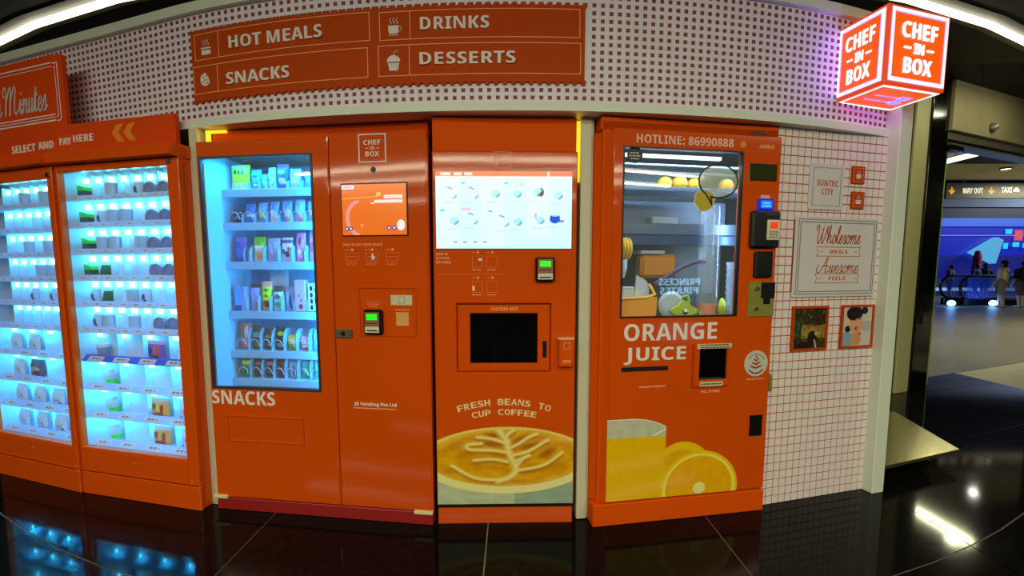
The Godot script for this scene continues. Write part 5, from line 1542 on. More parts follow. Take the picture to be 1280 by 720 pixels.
# ---------------------------------------------------------------- tiled wall
func poster_food() -> ImageTexture:
	var w := 96
	var h := 96
	var im := Image.create(w, h, false, Image.FORMAT_RGB8)
	var n := FastNoiseLite.new()
	n.seed = 21
	n.frequency = 0.06
	for y in h:
		for x in w:
			var u := (x + 0.5) / w
			var v := (y + 0.5) / h
			var k := n.get_noise_2d(x, y)
			var c := Color(0.16, 0.14, 0.05).lerp(Color(0.40, 0.36, 0.14), clampf(0.3 + k, 0, 1))
			if v > 0.42 and v < 0.75 and u > 0.25 and u - 0.2 > (0.75 - v) * 0.2:
				c = Color(0.68, 0.55, 0.25).lerp(Color(0.45, 0.36, 0.15), clampf(0.4 + k, 0, 1))
			if Vector2((u - 0.72) / 0.3, (v - 0.22) / 0.22).length() < 1:
				c = Color(0.12, 0.10, 0.06).lerp(Color(0.5, 0.12, 0.08), clampf(k * 2.2, 0, 1)).lerp(Color(0.35, 0.5, 0.25), clampf(-k * 2.0 - 0.1, 0, 1))
			if Vector2((u - 0.6) / 0.14, (v - 0.75) / 0.18).length() < 1 or Vector2((u - 0.35) / 0.22, (v - 0.95) / 0.12).length() < 1:
				c = Color(0.14, 0.08, 0.05)
			if Vector2((u - 0.73) / 0.07, (v - 0.64) / 0.05).length() < 1:
				c = Color(0.75, 0.68, 0.5)
			if u < 0.2 and v > 0.25 and v < 0.7:
				c = Color(0.32, 0.45, 0.28).lerp(Color(0.12, 0.18, 0.1), clampf(0.5 + k, 0, 1))
			if absf(u - 0.67 - (v - 0.8) * 0.3) < 0.025 and v > 0.78:
				c = Color(0.8, 0.8, 0.62)
			im.set_pixel(x, y, c)
	im.resize(44, 48, Image.INTERPOLATE_LANCZOS)
	im.resize(w, h, Image.INTERPOLATE_CUBIC)
	return ImageTexture.create_from_image(im)

func poster_taste() -> ImageTexture:
	var w := 96
	var h := 110
	var im := Image.create(w, h, false, Image.FORMAT_RGB8)
	for y in h:
		for x in w:
			var u := (x + 0.5) / w
			var v := (y + 0.5) / h
			var c := Color(0.84, 0.80, 0.76)
			if Vector2((u - 0.85) / 0.2, (v - 0.5) / 0.14).length() < 1:
				c = Color(0.70, 0.72, 0.76)
			# blue shirt, neck
			if v > 0.62 + absf(u - 0.15) * 0.35 and u < 0.38:
				c = Color(0.55, 0.68, 0.76)
			# hair bun and cap
			if Vector2((u - 0.74) / 0.11, (v - 0.10) / 0.09).length() < 1:
				c = Color(0.10, 0.07, 0.07)
			if Vector2((u - 0.20) / 0.1, (v - 0.56) / 0.08).length() < 1:
				c = Color(0.10, 0.07, 0.07)
			# face
			if Vector2((u - 0.47) / 0.235, (v - 0.42) / 0.27).length() < 1:
				c = Color(0.90, 0.66, 0.52)
			if Vector2((u - 0.40) / 0.27, (v - 0.17) / 0.18).length() < 1 and v < 0.30 + (u - 0.5) * -0.25:
				c = Color(0.10, 0.08, 0.10)
			for q in [[0.42, 0.335], [0.57, 0.31]]:
				if Vector2((u - q[0]) / 0.04, (v - q[1]) / 0.014).length() < 1:
					c = Color(0.25, 0.14, 0.12)
			if Vector2((u - 0.50) / 0.075, (v - 0.55) / 0.045).length() < 1:
				c = Color(0.55, 0.12, 0.12)
			# hand and raised finger
			if Vector2((u - 0.48) / 0.18, (v - 0.83) / 0.16).length() < 1 or absf(u - 0.535 - (v - 0.6) * 0.1) < 0.04 and v > 0.5 and v < 0.8 or Vector2((u - 0.62) / 0.05, (v - 0.70) / 0.05).length() < 1:
				c = Color(0.86, 0.60, 0.42)
			if Vector2((u - 0.62) / 0.018, (v - 0.70) / 0.02).length() < 1:
				c = Color(0.45, 0.15, 0.15)
			im.set_pixel(x, y, c)
	im.resize(44, 48, Image.INTERPOLATE_LANCZOS)
	im.resize(w, h, Image.INTERPOLATE_CUBIC)
	return ImageTexture.create_from_image(im)

func build_tiled_wall() -> void:
	var F: Transform3D = UX["T"] * at(0, 0, -0.04)
	var w := struct("wall_tiled", "white square tiled end wall with orange joints", "wall", F)
	var grout := mat("orange_grout", Color(0.80, 0.37, 0.17), 0.7)
	put("wall_panel", slab(0.0, 0.0, -0.12, 0.79, 2.16, 0.0), grout, w)
	var tm := [mat("tile_white", Color(0.95, 0.91, 0.93), 0.3), mat("tile_cream", Color(0.955, 0.915, 0.915), 0.3), mat("tile_lilac", Color(0.945, 0.905, 0.94), 0.3)]
	var px := 0.0466
	var py := 0.0503
	var rects := [[0.222, 1.722, 0.47, 1.982], [0.522, 1.878, 0.622, 1.985], [0.53, 1.733, 0.634, 1.835], [0.142, 1.222, 0.755, 1.69], [0.158, 0.912, 0.42, 1.178], [0.516, 0.912, 0.772, 1.178]]
	var spots := []
	for i in 17:
		for k in 43:
			var cx := 0.003 + px * (i + 0.5)
			var cy := py * (k + 0.5)
			if cy > 2.14 or cx > 0.79:
				continue
			var hid := false
			for r in rects:
				if cx > r[0] + 0.024 and cx < r[2] - 0.024 and cy > r[1] + 0.026 and cy < r[3] - 0.026:
					hid = true
			if not hid:
				var p := F * Vector3(cx, cy, 0)
				spots.append([p.distance_to(Vector3(0, 1.38, 0)), cx, cy, i, k])
	spots.sort_custom(func(a, b): return a[0] < b[0])
	var tile := B.new().box(-px / 2 + 0.0028, -py / 2 + 0.0028, 0, px / 2 - 0.0028, py / 2 - 0.0028, 0.004, 0.001).mesh()
	var rest := B.new()
	for n in spots.size():
		var s = spots[n]
		if n < 300:
			put("tile", tile, tm[(s[3] * 7 + s[4] * 5 + s[3] * s[4]) % 3], w, at(s[1], s[2], 0))
		else:
			rest.box(s[1] - px / 2 + 0.0028, s[2] - py / 2 + 0.0028, 0, s[1] + px / 2 - 0.0028, s[2] + py / 2 - 0.0028, 0.004, 0.001)
	var o := put("tile_field", rest.mesh(), tm[0], w)
	o.set_meta("kind", "stuff")
	F = F * at(0, 0, 0.0045)
	# panels on the tiles
	var board := mat("poster_white", Color(0.88, 0.86, 0.88), 0.4)
	var line := mat("poster_grey", Color(0.60, 0.56, 0.58), 0.5)
	var orl := mat("poster_orange", Color(0.82, 0.40, 0.18), 0.6)
	var org := mat("sign_orange")
	var ink := mat("print_white")
	var s1 := thing("mall_plaque", "small white plaque with orange mall name on the tiled wall", "plaque", F)
	put("board", slab(0.224, 1.724, 0, 0.468, 1.98, 0.008, 0.002), board, s1)
	put("border_line", B.new().outline(0.246, 1.746, 0.446, 1.958, 0.003, 0.008, 0.009).mesh(), line, s1)
	put("lettering", words("SUNTEC", 0.152, 0.034, 0.001), orl, s1, at(0.352, 1.872, 0.008))
	put("lettering", words("CITY", 0.085, 0.034, 0.001), orl, s1, at(0.352, 1.825, 0.008))
	for q in [[0.524, 1.88, 1, "small orange icon plaque with a white cup on the tiled wall"], [0.533, 1.736, 0, "small orange icon plaque with a white bowl on the tiled wall"]]:
		var s := thing("icon_plaque", q[3], "plaque", F)
		put("board", slab(q[0], q[1], 0, q[0] + 0.097, q[1] + 0.1, 0.008, 0.002), org, s)
		put("border_line", B.new().outline(q[0] + 0.012, q[1] + 0.012, q[0] + 0.085, q[1] + 0.088, 0.002, 0.008, 0.009).mesh(), mat("sign_line"), s)
		put("icon", menu_icon(q[2]).mesh(), ink, s, Transform3D(Basis.from_scale(Vector3.ONE * 0.6), Vector3(q[0] + 0.049, q[1] + 0.05, 0.008)))
	var s2 := thing("slogan_board", "large white slogan board with orange hand lettering on the tiled wall", "sign", F)
	put("board", slab(0.146, 1.226, 0, 0.752, 1.686, 0.01, 0.003), board, s2)
	put("border_line", B.new().outline(0.162, 1.242, 0.736, 1.67, 0.005, 0.01, 0.0112).outline(0.176, 1.256, 0.722, 1.656, 0.006, 0.01, 0.0112).mesh(), line, s2)
	script_word(s2, "Wholesome", 0.105, 0.325, orl, at(0.455, 1.585, 0.0105))
	script_word(s2, "Awesome", 0.09, 0.31, orl, at(0.462, 1.412, 0.0105))
	for q in [["MEALS", 1.488, 0.13], ["FEELS", 1.334, 0.12]]:
		var y: float = q[1]
		put("ribbon", B.new().stroke(V([0.30, y + 0.026, 0.622, y + 0.026, 0.612, y, 0.622, y - 0.026, 0.30, y - 0.026, 0.312, y, 0.30, y + 0.026]), 0.004, 0, 0.0108).stroke(V([0.328, y, 0.342, y]), 0.004, 0, 0.0108).stroke(V([0.58, y, 0.594, y]), 0.004, 0, 0.0108).mesh(), orl, s2)
		put("lettering", words(q[0], q[2], 0.022, 0.001), orl, s2, at(0.461, y, 0.01))
	for q in [[0.16, 0.418, "dark food photograph in an orange frame on the tiled wall", poster_food(), "food_photo"], [0.519, 0.77, "photograph of a person tasting from a finger in an orange frame", poster_taste(), "taste_photo"]]:
		var s := thing("framed_photo", q[2], "picture", F)
		put("frame", B.new().outline(q[0], 0.915, q[1], 1.175, 0.013, 0, 0.012).mesh(), org, s)
		put("photo_print", picture(q[0] + 0.012, 0.927, q[1] - 0.012, 1.163, 0.006), mat(q[4], Color.WHITE, 0.45, 0.0, {"tex": q[3]}), s)

# ---------------------------------------------------------------- lit box sign
func build_cube_sign() -> void:
	var F := Transform3D(Basis(Vector3.UP, deg_to_rad(14.8)), Vector3(1.86, 2.315, -2.087))
	var W := 0.437
	var H := 0.382
	var D := 0.245
	var org := mat("lit_orange", Color(0.8, 0.25, 0.03), 0.4, 0.0, {"glow": Color(0.95, 0.36, 0.02), "power": 0.85})
	var edge := mat("lit_edge", Color(0.8, 0.3, 0.1), 0.4, 0.0, {"glow": Color(0.90, 0.27, 0.10), "power": 0.6})
	var wht := mat("lit_white", Color.WHITE, 0.4, 0.0, {"glow": Color(0.86, 0.95, 1.0), "power": 1.1})
	var vio := mat("lit_violet", Color.WHITE, 0.4, 0.0, {"glow": Color(0.62, 0.5, 1.0), "power": 0.95})
	var s := thing("box_sign", "glowing orange box sign with white brand lettering at the header end", "sign", F)
	put("light_box", slab(0, 0, -D, W, H, 0, 0.004), edge, s)
	# front and side faces: x along the face, y up
	for q in [[Transform3D(Basis(), Vector3(W / 2, H / 2, 0)), W, H], [Transform3D(Basis(Vector3.UP, -PI / 2), Vector3(0, H / 2, -D / 2)), D, H]]:
		var X: Transform3D = q[0]
		var w: float = q[1] * 0.46
		var h: float = q[2] * 0.46
		var k: float = q[1] / W
		var f := put("glowing_face", slab(-w, -h, 0, w, h, 0.003), org, s, X)
		put("violet_border", B.new().outline(-w, -h, w, h, 0.022, 0.003, 0.005).mesh(), vio, f)
		put("white_border", B.new().outline(-w + 0.003, -h + 0.003, w - 0.003, h - 0.003, 0.013, 0.005, 0.0065).mesh(), wht, f)
		put("lettering", words("CHEF", 0.25 * k, 0.075, 0.005), wht, f, at(0, 0.08, 0.003))
		put("lettering", words("IN", 0.07 * k, 0.05, 0.005), wht, f, at(0, -0.005, 0.003))
		put("lettering", words("BOX", 0.2 * k, 0.075, 0.005), wht, f, at(0, -0.09, 0.003))
		put("dash", B.new().box(-0.105 * k, -0.01, 0.003, -0.058 * k, -0.001, 0.008).box(0.058 * k, -0.01, 0.003, 0.105 * k, -0.001, 0.008).mesh(), wht, f)
	# underside with fork and spoon
	var U := Transform3D(Basis(Vector3.RIGHT, PI / 2), Vector3(W / 2, 0, -D / 2))
	var f2 := put("glowing_face", slab(-W * 0.46, -D * 0.46, 0, W * 0.46, D * 0.46, 0.003), org, s, U)
	put("white_border", B.new().outline(-W * 0.46, -D * 0.46, W * 0.46, D * 0.46, 0.012, 0.003, 0.006).mesh(), wht, f2)
	var cut := B.new()
	cut.stroke(V([-0.12, -0.03, 0.06, -0.03]), 0.012, 0, 0.006)
	cut.stroke(V([-0.12, 0.02, 0.06, 0.02]), 0.012, 0, 0.006)
	var sp := PackedVector2Array()
	for i in 20:
		var a := TAU * i / 20.0
		sp.append(Vector2(0.10 + cos(a) * 0.045, -0.03 + sin(a) * 0.024))
	cut.prism(sp, 0.003, 0.006)
	cut.box(0.055, 0.0, 0.003, 0.09, 0.04, 0.006)
	for i in 3:
		cut.box(0.09, 0.0 + 0.015 * i, 0.003, 0.135, 0.01 + 0.015 * i, 0.006)
	put("cutlery_mark", cut.mesh(), vio, f2)
	put("wall_arm", slab(0.15, 0.1, -D - 0.05, 0.3, 0.3, -D + 0.002), edge, s)
	area(s, Transform3D(Basis(Vector3.UP, PI), Vector3(W / 2, H / 2, 0.012)), W * 0.9, H * 0.9, Color(1.0, 0.45, 0.25), 0.03)
	area(s, Transform3D(Basis(Vector3.UP, PI / 2), Vector3(-0.012, H / 2, -D / 2)), D * 0.9, H * 0.9, Color(0.55, 0.42, 1.0), 0.06)
	area(s, Transform3D(Basis(Vector3.RIGHT, -PI / 2), Vector3(W / 2, -0.012, -D / 2)), W * 0.9, D * 0.9, Color(0.75, 0.5, 1.0), 0.025)

# ---------------------------------------------------------------- doorway beside the kiosk
func build_doorway() -> void:
	var F: Transform3D = UX["D"]
	var pale := mat("pale_render", Color(0.80, 0.78, 0.55), 0.5)
	var gb := mat("gloss_black", Color(0.015, 0.015, 0.013), 0.12)
	var d := struct("wall_doorway", "wall with pale and black uprights framing the glass doorway", "wall", F)
	put("upright", slab(-0.03, 0, -0.2, 0.215, 3.45, 0.0, 0.005), pale, d)
	put("upright", slab(0.215, 0, -0.25, 0.53, 3.45, 0.02, 0.005), gb, d)
	put("upright", slab(-0.20, 0, -0.2, -0.03, 3.45, -0.02, 0.002), gb, d)
	put("wall_panel", slab(-11.5, 0, -0.5, -0.20, 3.45, -0.25), mat("dark_ceiling"), d, Transform3D(Basis(Vector3.UP, deg_to_rad(-19)), Vector3.ZERO))
	put("wall_panel", slab(3.8, 0, -0.2, 7.2, 2.92, 0.0), mat("dark_ceiling"), d)
	put("bulkhead", slab(0.53, 2.92, -0.3, 7.2, 3.45, 0.05, 0.004), mat("cream_bulkhead", Color(0.72, 0.68, 0.5), 0.6, 0.0, {"noise": 0.01, "low": 0.92}), d)
	var hr := put("door_rail", slab(0.53, 2.78, -0.12, 7.2, 2.92, 0.02, 0.004), mat("rail_grey", Color(0.42, 0.40, 0.33), 0.35, 0.3), d)
	put("rail_groove", slab(0.53, 2.80, 0.02, 7.2, 2.83, 0.022), mat("gloss_black"), hr)
	put("door_closer", slab(0.5, 2.70, 0.0, 0.78, 2.76, 0.06, 0.008), mat("gloss_black"), d)
	put("lever", slab(0.32, 0.78, 0.02, 0.34, 0.9, 0.05, 0.004), mat("steel"), d)
	var gl := struct("window_1", "narrow fixed glass side pane in the doorway", "window", F)
	put("glass", slab(0.535, 0.02, -0.06, 0.70, 2.78, -0.05), mat("green_glass", Color(0.75, 0.9, 0.5), 0.03, 0.0, {"alpha": 0.12}), gl)
	put("glass_edge", slab(0.70, 0.02, -0.062, 0.712, 2.78, -0.048), mat("glass_edge", Color(0.65, 0.75, 0.35), 0.2), gl)
	var sn := thing("ceiling_sensor", "small round glass sensor fixed on the cream bulkhead", "sensor", F * at(1.33, 3.03, 0.05))
	put("sensor_ring", B.new().lathe([Vector2(0.0, 0), Vector2(0.06, 0), Vector2(0.055, 0.02), Vector2(0, 0.02)], 20, Transform3D(Basis(Vector3.RIGHT, PI / 2), Vector3.ZERO)).mesh(), mat("rail_grey"), sn)
	put("sensor_dome", B.new().ball(Vector3(0, 0, 0.02), Vector3(0.045, 0.045, 0.045)).mesh(), mat("dome_glass", Color(0.7, 0.7, 0.66), 0.05, 0.4), sn)
	# low metal ramp plate behind the end post
	var p := thing("metal_platform", "low brushed steel platform plate jutting from behind the end post", "platform", Transform3D(Basis(), Vector3(0, 0, 0)))
	var quad := [Vector3(2.36, 0, -2.47), Vector3(3.16, 0, -2.73), Vector3(3.42, 0, -3.48), Vector3(2.5, 0, -3.5)]
	var b := B.new()
	for i in 4:
		var a: Vector3 = quad[i]
		var c: Vector3 = quad[(i + 1) % 4]
		b.quad(a + Vector3(0, 0.10, 0), c + Vector3(0, 0.10, 0), c + Vector3(0, 0.122, 0), a + Vector3(0, 0.122, 0), (a + c) / 2 - Vector3(2.85, 0, -3.05))
	b.quad(quad[0] + Vector3(0, 0.122, 0), quad[1] + Vector3(0, 0.122, 0), quad[2] + Vector3(0, 0.122, 0), quad[3] + Vector3(0, 0.122, 0), Vector3.UP)
	b.quad(quad[0] + Vector3(0, 0.10, 0), quad[1] + Vector3(0, 0.10, 0), quad[2] + Vector3(0, 0.10, 0), quad[3] + Vector3(0, 0.10, 0), Vector3.DOWN)
	put("top_plate", b.mesh(), mat("brushed_steel", Color(0.75, 0.72, 0.52), 0.22, 0.9), p)
	var foot := PackedVector2Array([Vector2(2.45, 2.60), Vector2(2.95, 2.76), Vector2(3.06, 2.90), Vector2(3.2, 3.4), Vector2(2.55, 3.42)])
	put("plinth", B.new().prism(foot, 0.0, 0.10).mesh(), mat("gloss_black"), p, Transform3D(Basis(Vector3(1, 0, 0), Vector3(0, 0, -1), Vector3(0, 1, 0)), Vector3.ZERO))

# ---------------------------------------------------------------- people: one skin each from joined tapered bones
func body_mesh(bones: Array, cell: float) -> ArrayMesh:
	var lo := Vector3.ONE * 1e9
	var hi := -lo
	for q in bones:
		for e in [[q[0], q[2]], [q[1], q[3]]]:
			lo = lo.min(e[0] - Vector3.ONE * (e[1] + cell * 3))
			hi = hi.max(e[0] + Vector3.ONE * (e[1] + cell * 3))
	var n := Vector3i(((hi - lo) / cell).ceil()) + Vector3i.ONE
	var f := PackedFloat32Array()
	f.resize(n.x * n.y * n.z)
	f.fill(1.0)
	for q in bones:
		var a: Vector3 = q[0]
		var b: Vector3 = q[1]
		var ra: float = q[2]
		var rb: float = q[3]
		var m := maxf(ra, rb) + cell * 3
		var l2 := maxf((b - a).length_squared(), 1e-9)
		var i0 := Vector3i(((a.min(b) - Vector3.ONE * m - lo) / cell).floor()).clamp(Vector3i.ZERO, n - Vector3i.ONE)
		var i1 := Vector3i(((a.max(b) + Vector3.ONE * m - lo) / cell).ceil()).clamp(Vector3i.ZERO, n - Vector3i.ONE)
		for z in range(i0.z, i1.z + 1):
			for y in range(i0.y, i1.y + 1):
				for x in range(i0.x, i1.x + 1):
					var p := lo + Vector3(x, y, z) * cell
					var t := clampf((p - a).dot(b - a) / l2, 0, 1)
					var dd := p.distance_to(a.lerp(b, t)) - lerpf(ra, rb, t)
					var k := (z * n.y + y) * n.x + x
					var h := clampf(0.5 + 0.5 * (f[k] - dd) / 0.03, 0, 1)
					f[k] = lerpf(f[k], dd, h) - 0.03 * h * (1 - h)
	var vid := {}
	var P := PackedVector3Array()
	var off := [Vector3i(0, 0, 0), Vector3i(1, 0, 0), Vector3i(0, 1, 0), Vector3i(1, 1, 0), Vector3i(0, 0, 1), Vector3i(1, 0, 1), Vector3i(0, 1, 1), Vector3i(1, 1, 1)]
	var pairs := [[0, 1], [2, 3], [4, 5], [6, 7], [0, 2], [1, 3], [4, 6], [5, 7], [0, 4], [1, 5], [2, 6], [3, 7]]
	for z in n.z - 1:
		for y in n.y - 1:
			for x in n.x - 1:
				var k := (z * n.y + y) * n.x + x
				var s0 := f[k] < 0
				if (f[k + 1] < 0) == s0 and (f[k + n.x] < 0) == s0 and (f[k + n.x + 1] < 0) == s0 and (f[k + n.x * n.y] < 0) == s0 and (f[k + n.x * n.y + 1] < 0) == s0 and (f[k + n.x * n.y + n.x] < 0) == s0 and (f[k + n.x * n.y + n.x + 1] < 0) == s0:
					continue
				var g := []
				for o in off:
					g.append(f[k + o.x + o.y * n.x + o.z * n.x * n.y])
				var c := Vector3.ZERO
				var cnt := 0
				for e in pairs:
					if (g[e[0]] < 0) != (g[e[1]] < 0):
						c += Vector3(off[e[0]]).lerp(Vector3(off[e[1]]), g[e[0]] / (g[e[0]] - g[e[1]]))
						cnt += 1
				vid[k] = P.size()
				P.append(lo + (Vector3(x, y, z) + c / cnt) * cell)
	var st := SurfaceTool.new()
	st.begin(Mesh.PRIMITIVE_TRIANGLES)
	for p in P:
		st.add_vertex(p)
	var dx := 1
	var dy := n.x
	var dz := n.x * n.y
	for k in vid:
		for e in [[dx, dy, dz], [dy, dz, dx], [dz, dx, dy]]:
			var kk: int = k + e[0]
			if kk >= f.size() or (f[k] < 0) == (f[kk] < 0):
				continue
			if not (vid.has(k - e[1]) and vid.has(k - e[2]) and vid.has(k - e[1] - e[2])):
				continue
			var q := [vid[k], vid[k - e[1]], vid[k - e[1] - e[2]], vid[k - e[2]]]
			if f[k] < 0:
				q.reverse()
			for i in [0, 1, 2, 0, 2, 3]:
				st.add_index(q[i])
	st.generate_normals()
	return st.commit()

func person(label: String, pos: Vector3, turn: float, top: Color, legs: Color, h: float, bag_on: bool, step: float) -> void:
	var k := h / 1.7
	var o := thing("person", label, "person", Transform3D(Basis(Vector3.UP, turn), pos), "")
	var sk := 0.0
	var body := [
		[Vector3(0, 1.42, 0), Vector3(0, 1.5, 0), 0.055, 0.05], [Vector3(0, 1.58, 0.01), Vector3(0, 1.62, 0), 0.085, 0.08],
		[Vector3(-0.1, 1.34, 0), Vector3(0.1, 1.34, 0), 0.1, 0.1], [Vector3(0, 1.3, 0), Vector3(0, 1.02, 0), 0.14, 0.125], [Vector3(-0.07, 0.95, 0), Vector3(0.07, 0.95, 0), 0.12, 0.12],
	]
	for s in [-1.0, 1.0]:
		body.append([Vector3(s * 0.2, 1.36, 0), Vector3(s * 0.25, 1.1, 0.03), 0.052, 0.042])
		body.append([Vector3(s * 0.25, 1.1, 0.03), Vector3(s * 0.22, 0.88, -0.1), 0.042, 0.03])
		body.append([Vector3(s * 0.22, 0.88, -0.1), Vector3(s * 0.21, 0.8, -0.13), 0.034, 0.03])
		for i in 4:
			body.append([Vector3(s * (0.235 - 0.016 * i), 0.8, -0.15 + 0.006 * i), Vector3(s * (0.232 - 0.015 * i), 0.73 - 0.008 * (2 - absi(i - 1)), -0.155), 0.009, 0.008])
		body.append([Vector3(s * 0.19, 0.84, -0.14), Vector3(s * 0.175, 0.78, -0.17), 0.011, 0.009])
		body.append([Vector3(s * 0.09, 0.93, 0), Vector3(s * 0.1, 0.5, -s * step * 0.5), 0.095, 0.065])
		body.append([Vector3(s * 0.1, 0.5, -s * step * 0.5), Vector3(s * 0.1, 0.09, -s * step + 0.03), 0.065, 0.042])
		body.append([Vector3(s * 0.1, 0.045, -s * step + 0.05), Vector3(s * 0.11, 0.04, -s * step - 0.14), 0.045, 0.038])
	for q in body:
		for i in 2:
			q[i] *= k
	put("body", body_mesh(body, 0.02), mat("skin_tone", Color(0.75, 0.55, 0.42), 0.6), o)
	var tb := []
	for q in body.slice(2, 5):
		tb.append([q[0], q[1], q[2] + 0.015, q[3] + 0.015])
	for s in [0, 1]:
		var q = body[5 + s * 11]
		tb.append([q[0], q[1], q[2] + 0.015, q[3] + 0.02])
	put("shirt", body_mesh(tb, 0.022), mat("cloth_" + top.to_html(), top, 0.85), o)
	var lb := [[body[4][0], body[4][1], 0.135, 0.135]]
	for s in [0, 1]:
		var q = body[5 + s * 11 + 8]
		lb.append([q[0], q[1], q[2] + 0.02, q[3] + 0.025])
	put("trousers", body_mesh(lb, 0.022), mat("cloth_" + legs.to_html(), legs, 0.85), o)
	put("hair", B.new().ball(Vector3(0, 1.615, 0.03) * k, Vector3(0.095, 0.1, 0.1) * k).ball(Vector3(0, 1.52, 0.06) * k, Vector3(0.075, 0.1, 0.05) * k).mesh(), mat("black_hair", Color(0.03, 0.025, 0.025), 0.6), o)
	if bag_on:
		put("shoulder_bag_strap", B.new().tube([Vector3(-0.15, 1.42, 0.05) * k, Vector3(-0.02, 1.25, 0.17) * k, Vector3(0.12, 1.05, 0.17) * k, Vector3(0.2, 0.95, 0.1) * k], 0.014, 6).mesh(), mat("strap_dark", Color(0.06, 0.06, 0.08), 0.6), o)

# ---------------------------------------------------------------- hall beyond the doorway
func build_hall() -> void:
	var D: Transform3D = UX["D"]
	var fl := struct("floor_hall", "pale polished stone floor of the bright hall beyond the doorway", "floor", D)
	put("floor_slab", slab(-0.1, -0.02, -26, 36, 0.002, -0.28), mat("hall_stone", Color(0.52, 0.50, 0.35), 0.35, 0.0, {"noise": 0.02, "low": 0.85, "spec": 0.3}), fl)
	var lowc := struct("ceiling_hall", "plain grey ceiling of the hall just past the doorway", "ceiling")
	put("ceiling_slab", slab(3, 3.45, -9.4, 20, 3.6, -4.2), mat("hall_ceiling", Color(0.80, 0.77, 0.70), 0.8), lowc)
	var hic := struct("ceiling_atrium", "high dark ceiling over the escalator atrium", "ceiling")
	put("ceiling_slab", slab(3, 6.6, -26, 40, 6.8, -9.0), mat("dark_ceiling"), hic)
	var wn := struct("wall_far", "deep blue lit back wall of the far shop", "wall")
	put("wall_panel", slab(8, 0, -26, 40, 6.8, -25.6), mat("navy_wall", Color(0.08, 0.12, 0.45), 0.6), wn)
	var we := struct("wall_east", "dark side wall of the atrium", "wall")
	put("wall_panel", slab(38, 0, -26, 38.4, 6.8, -2), mat("dark_ceiling"), we)
	# lamps
	var tube := mat("hall_lamp", Color.WHITE, 0.5, 0.0, {"glow": Color(1.0, 1.0, 0.92), "power": 3.0})
	for q in [[7.68, 7.9, -6.76, -6.6, "short white ceiling lamp set crosswise at the long lamp's end"], [7.9, 8.1, -8.2, -6.6, "long white ceiling lamp running into the hall"], [11.6, 13.6, -8.6, -8.4, "second slim white ceiling lamp further along the hall"], [13.2, 16.2, -7.0, -6.8, "added ceiling lamp out of view that brightens the hall ceiling"]]:  # the last lamp is added out of view to brighten the hall ceiling
		var l := thing("ceiling_lamp", q[4], "ceiling lamp")
		var y: float = 3.36 if q[0] < 13 else 2.9
		var mx: float = (q[0] + q[1]) / 2
		var mz: float = (q[2] + q[3]) / 2
		put("diffuser", slab(q[0], y, q[2], q[1], y + 0.04, q[3], 0.004), tube, l)
		put("stem", slab(mx - 0.02, y + 0.04, mz - 0.02, mx + 0.02, 3.45, mz + 0.02), mat("rail_grey"), l)
		area(l, Transform3D(Basis(Vector3.RIGHT, -PI / 2), Vector3(mx, y - 0.005, mz)), q[1] - q[0], q[3] - q[2], Color(1.0, 0.98, 0.78), 8.0 if q[0] > 7.8 else 1.0)
		if q[0] > 13:
			area(l, Transform3D(Basis(Vector3.RIGHT, PI / 2), Vector3(mx, y + 0.045, mz)), q[1] - q[0], q[3] - q[2], Color(1.0, 0.98, 0.88), 26.0)
	var dl := thing("downlight", "small round white downlight in the hall ceiling", "downlight", at(10.0, 3.42, -8.3))
	put("light_disc", B.new().lathe([Vector2(0, 0), Vector2(0.07, 0), Vector2(0.07, 0.02), Vector2(0, 0.02)], 18).mesh(), tube, dl)
	put("trim_ring", B.new().lathe([Vector2(0.07, 0.0), Vector2(0.095, 0.01), Vector2(0.095, 0.03)], 18).mesh(), mat("rail_grey"), dl)
	area(dl, Transform3D(Basis(Vector3.RIGHT, -PI / 2), Vector3(0, -0.005, 0)), 0.12, 0.12, Color(1.0, 0.98, 0.9), 0.5)
	# way out sign
	var s := thing("exit_sign", "long dark hanging sign reading way out and taxi with yellow arrows", "sign", at(9.9, 3.02, -9.3))
	put("sign_panel", slab(0, 0, -0.08, 3.4, 0.34, 0, 0.004), mat("sign_plum", Color(0.13, 0.10, 0.16), 0.4), s)
	var lit := mat("sign_text", Color.WHITE, 0.4, 0.0, {"glow": Color(0.9, 0.9, 0.82), "power": 0.7})
	var yel := mat("sign_arrow", Color(0.9, 0.6, 0.05), 0.4, 0.0, {"glow": Color(0.95, 0.6, 0.05), "power": 0.7})
	put("lettering", words("WAY OUT", 0.46, 0.12, 0.005), lit, s, at(0.60, 0.17, 0))
	put("lettering", words("TAXI", 0.24, 0.12, 0.005), lit, s, at(1.37, 0.19, 0))
	for x in [0.12, 1.02]:
		put("arrow", B.new().box(x - 0.016, 0.13, 0, x + 0.016, 0.25, 0.004).prism(PackedVector2Array([Vector2(x - 0.075, 0.17), Vector2(x, 0.085), Vector2(x + 0.075, 0.17), Vector2(x + 0.05, 0.19), Vector2(x, 0.14), Vector2(x - 0.05, 0.19)]), 0, 0.005).mesh(), yel, s)
	put("taxi_icon", B.new().prism(PackedVector2Array([Vector2(1.52, 0.15), Vector2(1.66, 0.15), Vector2(1.66, 0.19), Vector2(1.635, 0.2), Vector2(1.62, 0.24), Vector2(1.56, 0.24), Vector2(1.545, 0.2), Vector2(1.52, 0.19)]), 0, 0.005).mesh(), lit, s)
	for x in [0.4, 2.6]:
		put("hanger", slab(x, 0.34, -0.05, x + 0.02, 0.43, -0.03), mat("rail_grey"), s)
	# far shop front
	var shop := thing("far_shop", "distant shop glowing blue behind the escalators", "shop front", at(0, 0, -22))
	var bl := func(key, c, p): return mat(key, Color(0.02, 0.02, 0.05), 0.4, 0.0, {"glow": c, "power": p})
	put("fascia", slab(22, 4.75, 0, 33, 5.5, 0.3), mat("fascia_grey", Color(0.5, 0.55, 0.65), 0.6), shop)
